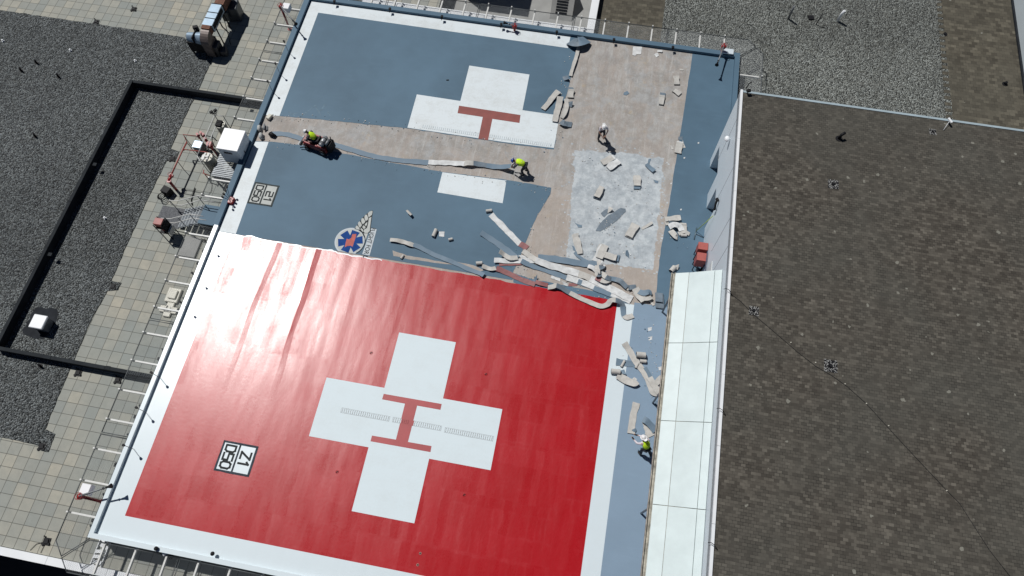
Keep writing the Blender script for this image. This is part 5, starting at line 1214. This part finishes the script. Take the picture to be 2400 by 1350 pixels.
# --- strip being lifted by the machine and the bending worker
strip([(636,314),(655,313),(680,317),(703,325),(730,335)],'grey coating strip between the black tool bag and the ride-on scraper',.33,'g',amp=.01)
strip([(775,336),(800,344),(840,356),(880,367),(930,375),(975,379),(1004,381)],'long grey coating strip running right from the ride-on scraper',.33,'g',amp=.01)
strip([(1004,380,.0),(1030,381,.02),(1060,382,.03),(1088,384,.10)],'white middle length of the long strip below the old cross',.33,'w',amp=.02)
strip([(1086,384,.10),(1100,381,.22),(1120,384,.10),(1140,388,.05),(1156,390,.05),(1175,391,.12),(1197,389,.40)],'twisting grey end of the long strip held by the bending worker',.32,'bdgg','b',amp=.01)
roll(1204,384,80,'small white rolled piece in the hands of the bending worker',.11,.40,'w','b',1.2)
# --- torn edge of the upper coating
strip([(1337,97,.02),(1350,99,.30),(1362,97,.34),(1375,94,.05)],'big crumpled grey flap at the top end of the torn edge, by the kerb',.75,'dg','d',amp=.08)
strip([(1356,110,.12),(1352,128,.10),(1345,150,.12),(1337,178,.05)],'peeled-up pale strip along the torn edge below the big crumpled flap',.22,'b','g')
scrap([(1318,180),(1331,177),(1333,190),(1322,190)],'dark grey torn scrap at the right side of the upper coating','d',lift=(2,.2))
folded(1338,205,1337,229,'slate grey folded piece hanging over the torn coating edge',.36,'d','b',1,.1)
strip([(1309,213,.12),(1299,224,.10),(1286,240,.08),(1273,256,.05)],'pale beige strip slanting down left off the torn edge',.34,'b','g',amp=.03)
strip([(1313,226,.22),(1310,245,.10),(1305,265,.08),(1300,285,.08)],'wide pale strip hanging over the right arm of the old cross',.37,'b','g',amp=.03)
strip([(1327,232,.14),(1328,252,.12),(1322,266,.16),(1316,276,.05)],'narrow curled pale strip right of the wide one at the old cross',.26,'b','d')
scrap([(1330,240),(1342,243),(1340,252),(1330,250)],'dark grey lump between the folded piece and the old cross','d',lift=(1,.25))
strip([(1314,285,.1),(1322,289,.16),(1330,290,.08),(1340,293,.02)],'dark grey curled lump at the lower right corner of the old cross',.38,'d','d',amp=.08)
# --- top of the bare area
scrap([(1484,109),(1505,110),(1502,127),(1492,127),(1489,131),(1482,129)],'white torn sheet near the top kerb of the bare area','w')
scrap([(1533,128),(1541,123),(1545,130),(1538,135)],'small white diamond scrap near the top kerb','w')
scrap([(1541,118),(1552,120),(1551,124),(1540,122)],'little white chip just right of the diamond scrap','w',lift=(1,.1))
scrap([(1593,161),(1602,162),(1602,165),(1593,165)],'tiny pale rectangle near the top right of the bare area','b')
folded(1584,178,1586,198,'short beige folded piece, uppermost in the right part of the bare area',.32,'b','b',1,.08)
folded(1577,211,1593,222,'beige folded piece lying diagonally under the uppermost one',.30,'b','b',1,.06)
folded(1554,218,1550,245,'slate grey folded piece left of the two beige ones at upper right',.32,'d','b',1,.10)
scrap([(1462,217),(1470,213),(1475,219),(1468,223),(1461,222)],'flat grey scrap alone in the middle of the upper bare area','g')
folded(1594,332,1589,359,'white folded piece on the border of bare and grey deck',.40,'w','b',1,.07)
scrap([(1590,320),(1600,320),(1600,328),(1589,327)],'slate scrap just above the white folded piece','d')
scrap([(1600,328),(1607,346),(1598,347)],'beige torn triangle right of the white folded piece','b')
scrap([(1570,341),(1574,341),(1579,350),(1574,350)],'small beige chip left of the white folded piece','b')
# --- on the residue patch
folded(1412,384,1440,369,'pale folded strip below the standing worker, upper left of a pair',.40,'b','w',2)
folded(1425,395,1449,378,'pale folded strip below the standing worker, lower right of a pair',.40,'w','g',2)
strip([(1515,384,.05),(1524,394,.02),(1533,401,.08)],'thin slate strip at the upper right of the residue patch',.28,'g','d')
scrap([(1520,373),(1526,372),(1522,384),(1518,380)],'small slate sliver above the thin strip','g')
folded(1492,413,1493,443,'upright beige folded strip at the right of the residue patch',.42,'b','g',2)
folded(1409,440,1397,465,'beige folded strip with a dark end at the left of the residue patch',.36,'b','d',2,.09)
scrap([(1466,489),(1455,487),(1425,505),(1410,520),(1396,541),(1407,542),(1428,530),(1446,517),(1467,496)],'large flat slate-blue leaf-shaped piece in the middle of the residue patch','d')
scrap([(1408,500),(1423,489),(1428,495),(1416,509)],'slate piece tucked behind the leaf-shaped piece','d')
scrap([(1427,484),(1436,493),(1424,500)],'beige curled tip standing beside the leaf-shaped piece','b',lift=(1,.2))
folded(1488,527,1472,556,'beige folded strip at the right of the leaf-shaped piece',.40,'b','b',2,.06)
strip([(1504,536,0),(1515,530,.02),(1529,521,.1)],'thin pale strip with a curled dark tip near the right side of the patch',.16,'b','d')
scrap([(1345,519),(1352,525),(1364,528),(1364,533),(1355,533)],'little slate triangle at the left side of the patch','g')
folded(1347,550,1359,595,'long beige folded strip at the lower left of the residue patch',.34,'b','b',1,.09)
folded(1413,575,1397,613,'long pale folded strip with a white edge at the bottom of the patch',.44,'b','w',2,.07)
folded(1416,598,1450,607,'dark edged pale folded strip right beside the white edged one',.38,'b','g',2,.07)
scrap([(1466,590),(1471,588),(1475,606),(1465,598)],'slate triangle at the bottom of the residue patch','g',lift=(0,.15))
scrap([(1340,575),(1346,578),(1350,590),(1343,586)],'small slate flap left of the long beige folded strip','g')
scrap([(1531,421),(1543,424),(1542,430),(1535,428)],'faint slate scrap at the right side of the patch','g')
# --- lower grey field
roll(958,501,-38,'short arched beige roll standing alone on the lower grey field',.16,.42,'b','d',.55)
roll(1019,546,82,'upright beige roll with a white flap on the lower grey field',.13,.48,'b','w',1.2)
scrap([(1029,543),(1042,543),(1041,555),(1029,554)],'white flap beside the upright beige roll','w')
roll(1056,561,25,'small beige lump right of the upright roll',.10,.24,'b','w',1.0)
roll(1146,494,20,'knotted beige roll at the upper end of the white strip',.11,.34,'b','w',1.2)
strip([(1150,503),(1165,517),(1190,543),(1214,567),(1225,574),(1236,582)],'straight white strip with a red tip slanting to the torn edge',.34,'wwwwrr','b',amp=.006)
strip([(914,562,.08),(930,563,.12),(945,567,.05),(955,570,.14),(971,575,.06)],'twisted beige strip at the left end of the long slate strip',.24,'b','d',amp=.06)
strip([(969,573,.05),(990,583),(1020,598),(1050,610),(1090,627),(1120,639),(1134,645,.12)],'long slate strip running along the top edge of the red field',.26,'g','d',amp=.03)
roll(943,602,70,'tiny beige roll on the scraped streak above the red field',.08,.26,'b','d',1.1)
strip([(1127,545,.08),(1145,557),(1170,574),(1195,592),(1212,606,.05)],'long slate strip slanting down to the white and red pile',.34,'g','d',amp=.02)
strip([(1171,590,.25),(1182,597,.12),(1196,604,.18),(1213,603,.1)],'crumpled pale strip on top of the left end of the pile',.26,'b','w',amp=.1)
strip([(1158,609,.08),(1180,611,.03),(1215,612),(1256,610,.05)],'white strip at the left end of the pile, edged with red',.30,'w','b',amp=.02,z0=.05)
strip([(1170,617,.0),(1195,617),(1225,615),(1252,612)],'dull red strip under the white one at the left end of the pile',.28,'r','b',amp=.01)
scrap([(1214,599),(1243,600),(1258,610),(1228,612)],'bright white quadrilateral piece in the left part of the pile','w',lift=(0,.06))
roll(1123,617,15,'small beige and white roll at the tip of the twisted red strip',.13,.34,'b','w',1.2)
strip([(1130,624,.1),(1142,628,.05),(1152,630,.12),(1162,628,.1)],'twisted beige length just right of the small roll',.24,'b','d',amp=.06)
strip([(1163,628,.08),(1190,640),(1215,652),(1235,661),(1254,667,.02)],'dull red strip slanting along the edge of the red field',.30,'r','b',amp=.02)
strip([(1222,611,.1),(1245,622,.03),(1275,632),(1300,641),(1330,652),(1365,664),(1400,678),(1440,694),(1468,706)],'long slate strip through the middle of the pile',.30,'g','d',amp=.02,z0=.03)
strip([(1226,588,.02),(1242,600,.03),(1257,609,.12)],'pale torn length at the upper left of the pile',.30,'b','w')
strip([(1255,610,.12),(1290,622,.05),(1330,634,.03),(1368,645,.02),(1400,661),(1440,681),(1481,702)],'longest cream-white strip crossing the pile',.40,'wwwbwww','b',amp=.03,z0=.06)
strip([(1328,650,.02),(1360,660),(1400,674),(1440,690),(1478,706)],'second bright white strip below the longest one',.36,'w','b',amp=.02,z0=.045)
strip([(1261,604,.03),(1292,606,.03),(1330,612,.02),(1363,618),(1399,620,.05)],'wide slate strip along the top of the pile',.38,'g','d',amp=.03)
strip([(1347,591),(1355,600),(1368,609),(1388,618,.04)],'thin curved slate strip joining the wide one from above',.18,'g','d')
strip([(1399,618,.08),(1408,616,.2),(1413,624,.1),(1404,628,.18),(1390,626,.05)],'crumpled white and grey knot at the right end of the wide slate strip',.30,'bwdb','d',amp=.1)
strip([(1378,624,.05),(1390,629,.08),(1399,638,.05)],'white crumpled scrap beside the knot',.22,'w','d',amp=.08)
strip([(1399,632,.15),(1401,645,.25),(1410,641,.12),(1420,649,.25),(1432,655,.1)],'tangled grey and beige coil in the right part of the pile',.30,'bdbd','d',amp=.12)
strip([(1396,652,.05),(1408,657,.12),(1420,660,.15),(1429,656,.06)],'beige loop below the tangled coil',.26,'rbb','d',amp=.06)
scrap([(1399,650),(1415,652),(1412,658),(1403,658)],'small dull red scrap under the tangled coil','r',lift=(0,.1))
strip([(1428,652,.1),(1443,655,.08),(1455,660,.15),(1470,674,.1)],'dark slate strip curving right out of the tangled coil',.28,'gdd','d',amp=.04)
folded(1468,675,1489,674,'short beige folded end right of the curving slate strip',.30,'b','d',1,.08)
strip([(1488,676,.08),(1497,690,.05),(1509,706,.14)],'wide beige strip with a folded tip near the canopy-side corner of the pile',.42,'b','d',amp=.03)
strip([(1508,701,.12),(1520,700,.16),(1527,697,.05)],'curled beige tip at the right end of the pile',.22,'b','d',amp=.06)
strip([(1496,683,.05),(1508,687,.14),(1521,684,.18),(1520,691,.04)],'slate curl above the right end of the pile',.30,'g','d',amp=.04)
strip([(1518,700,.02),(1524,706,.02),(1532,716,.02)],'thin torn beige tail at the last corner of the bare area',.12,'b','b')
strip([(1284,674,.02),(1296,672,.15),(1304,669,.2),(1320,677,.12),(1340,689,.06),(1370,703,.05),(1407,718,.06),(1422,714,.10),(1430,706,.2),(1438,703,.28),(1450,706,.22),(1458,714,.12),(1460,726,.05),(1462,738,.03),(1470,744,.04),(1484,739,.03)],'long wavy beige strip winding over the red corner onto the white border',.27,'bdbbbdgb','d',amp=.02,k=5)
strip([(1255,661,.05),(1268,664,.08),(1284,668,.02)],'dark red shadowed piece wedged at the red edge',.24,'r','d',amp=.06)
scrap([(1248,658),(1259,647),(1260,660),(1253,664)],'slate triangle standing at the edge of the red field','g',lift=(1,.2))
scrap([(1294,643),(1312,648),(1313,660),(1291,652)],'white square scrap between the slate and red strips','w')
scrap([(1316,660),(1330,664),(1331,671),(1321,669)],'small white scrap near the red edge','w',lift=(0,.1))
scrap([(1333,664),(1357,662),(1352,670),(1332,671)],'flat dull red scrap near the red edge','r')
folded(1547,690,1545,722,'slate-blue folded piece at the foot of the grey deck strip beside the canopy',.40,'d','d',2,.09)
# --- beside the canopy
folded(1559,514,1594,511,'long beige bundle, uppermost of the heap on the right grey deck',.32,'b','b',2,.06)
folded(1559,524,1580,520,'small beige bundle under the uppermost one of the heap',.26,'b','d',1,.06)
strip([(1568,532,.1),(1580,526,.25),(1592,530,.15),(1598,541,.1)],'white arched strip in the heap on the right grey deck',.32,'w','b',amp=.06)
folded(1602,523,1602,540,'beige block at the right of the heap on the grey deck',.32,'b','b',1,.08)
strip([(1572,540,.1),(1582,552,.16),(1588,556,.06)],'drooping beige strip at the lower left of the heap',.34,'b','w',amp=.04)
strip([(1590,548,.08),(1603,543,.12),(1616,549,.04)],'pale pointed strip at the right end of the heap',.22,'b','w',amp=.04)
roll(1602,552,8,'short beige roll at the bottom of the heap',.10,.34,'b','d',1.1)
roll(1577,631,60,'beige roll at the upper corner of the white canopy',.17,.36,'b','d',1.1)
scrap([(1580,624),(1590,623),(1588,633),(1581,633)],'beige flap behind the roll at the canopy corner','b',lift=(1,.2))
strip([(1463,804,.05),(1472,818),(1481,832),(1490,846),(1500,860),(1508,872),(1517,886),(1524,902),(1530,918,.05),(1543,921)],'long beige strip beside the canopy running past the rolls',.34,'b','g',amp=.05)
strip([(1512,861,.04),(1520,874,.05),(1527,889,.05)],'thin slate strip along the right of the long beige one',.2,'g','d')
strip([(1519,880,.05),(1527,892,.1),(1536,909,.05),(1545,921,.05)],'short beige strip overlapping the lower end of the long one',.32,'b','g',amp=.06)
roll(1502,832,5,'largest beige roll beside the canopy',.19,.48,'b','d',1.3)
roll(1507,847,5,'small beige roll touching the largest one',.12,.34,'b','d',1.1)
strip([(1444,847,.03),(1460,850),(1475,852),(1490,854)],'slate strip lying across the long beige strip',.36,'g','b')
roll(1460,853,70,'narrow beige roll on the slate strip, left one',.08,.38,'b','g',1.1)
roll(1493,857,70,'narrow beige roll on the slate strip, right one',.08,.30,'b','g',1.1)
roll(1443,871,5,'dark-ended beige roll at the edge of the white border',.17,.46,'b','d',1.3)
strip([(1447,879,.1),(1458,886,.06),(1472,893,.08),(1485,898,.14),(1493,893,.16)],'wide beige strip unrolling from the dark-ended roll',.40,'b','d',amp=.03)
scrap([(1454,868),(1463,866),(1468,879),(1457,876)],'slate flap above the unrolling strip','g',lift=(2,.1))
scrap([(1482,887),(1487,884),(1494,889),(1488,892)],'white torn bit at the end of the unrolling strip','w')
strip([(1537,899,.05),(1546,890,.1),(1552,884,.05)],'beige scrap pressed against the canopy gutter, upper one',.3,'b','d',amp=.06)
strip([(1541,940,.03),(1541,948,.1),(1545,954,.04)],'slate curl under the canopy gutter, lower one',.24,'g','d',amp=.05)
strip([(1491,944),(1487,960),(1484,975),(1481,995),(1479,1016,.04)],'flat beige strip on the fresh grey deck above the broom worker',.36,'b','g',amp=.02)
scrap([(1480,1008),(1489,1004),(1491,1011),(1484,1018)],'slate hexagon scrap at the foot of the flat beige strip','g',lift=(1,.1))
strip([(1509,987,.03),(1514,1000),(1520,1012),(1526,1023)],'beige strip fanning out towards the broom worker',[.2]*6+[.3]*6+[.42]*7,'b','g',amp=.01)
strip([(1507,982,.12),(1515,986,.16),(1525,997,.1),(1536,1011,.05)],'slate strip arching right of the fanning beige strip',.34,'g','d',amp=.02)
for i,(a,b,l) in enumerate(((1523,771,'white paint chip on the fresh grey deck, upper of two'),(1524,793,'white paint chip on the fresh grey deck, lower of two'),(1548,863,'white paint chip touching the canopy gutter'),(1637,335,'bright white chip in the right grey field, upper one'),(1604,370,'tiny white chip low in the right grey field'),(1573,430,'tiny white chip on the border of bare and grey'),(1596,491,'tiny white chip above the beige heap'),(1462,592,'tiny white chip at the bottom of the patch'))):
    s=5 if i<3 else 2
    scrap([(a-s,b-s*.5),(a+s,b-s),(a+s*.8,b+s*.6),(a-s*.7,b+s)],l,'w',name='paint_chip')

# loose crumbs of coating along the cut edges and round the pile
m=MB(); pth=[[(1345,110),(1325,215),(1300,350)],[(1300,350),(1180,335),(955,300),(800,285),(625,270)],[(630,332),(803,363),(1037,403),(1292,440)],[(1292,440),(1233,566),(1203,640)],[(1200,610),(1330,650),(1480,710)],[(1230,590),(1400,625),(1520,700)],[(1210,640),(1330,672),(1450,700)],[(1350,360),(1550,500)],[(1540,400),(1370,600)],[(1400,500),(1520,640)],[(1470,810),(1540,930)],[(1510,730),(1540,870)],[(1580,500),(1600,580)]]
for L_ in pth:
    for p0,p1 in zip(L_[:-1],L_[1:]):
        n_=int(math.hypot(p1[0]-p0[0],p1[1]-p0[1])/6.5)
        for i in range(n_):
            t=random.random(); q=P(p0[0]+(p1[0]-p0[0])*t+random.gauss(0,9),p0[1]+(p1[1]-p0[1])*t+random.gauss(0,7),.012)
            r=random.uniform(.012,.045); a0=random.random()*6; k=random.choice((3,4,5))
            tp=[(q.x+r*random.uniform(.5,1.3)*math.cos(a0+j*6.283/k),q.y+r*random.uniform(.5,1.3)*math.sin(a0+j*6.283/k),.024+random.uniform(0,.03)) for j in range(k)]
            m.add(tp+[(x,y,.013) for x,y,z in tp],[tuple(range(k))]+[(j,j+k,(j+1)%k+k,(j+1)%k) for j in range(k)],random.choice((0,1,3,3,3)))
tag(m.build('coating_crumbs',MLIST,loc=(6,14,0)),'tiny crumbs of torn coating scattered along the cut edges','crumbs',kind='stuff')
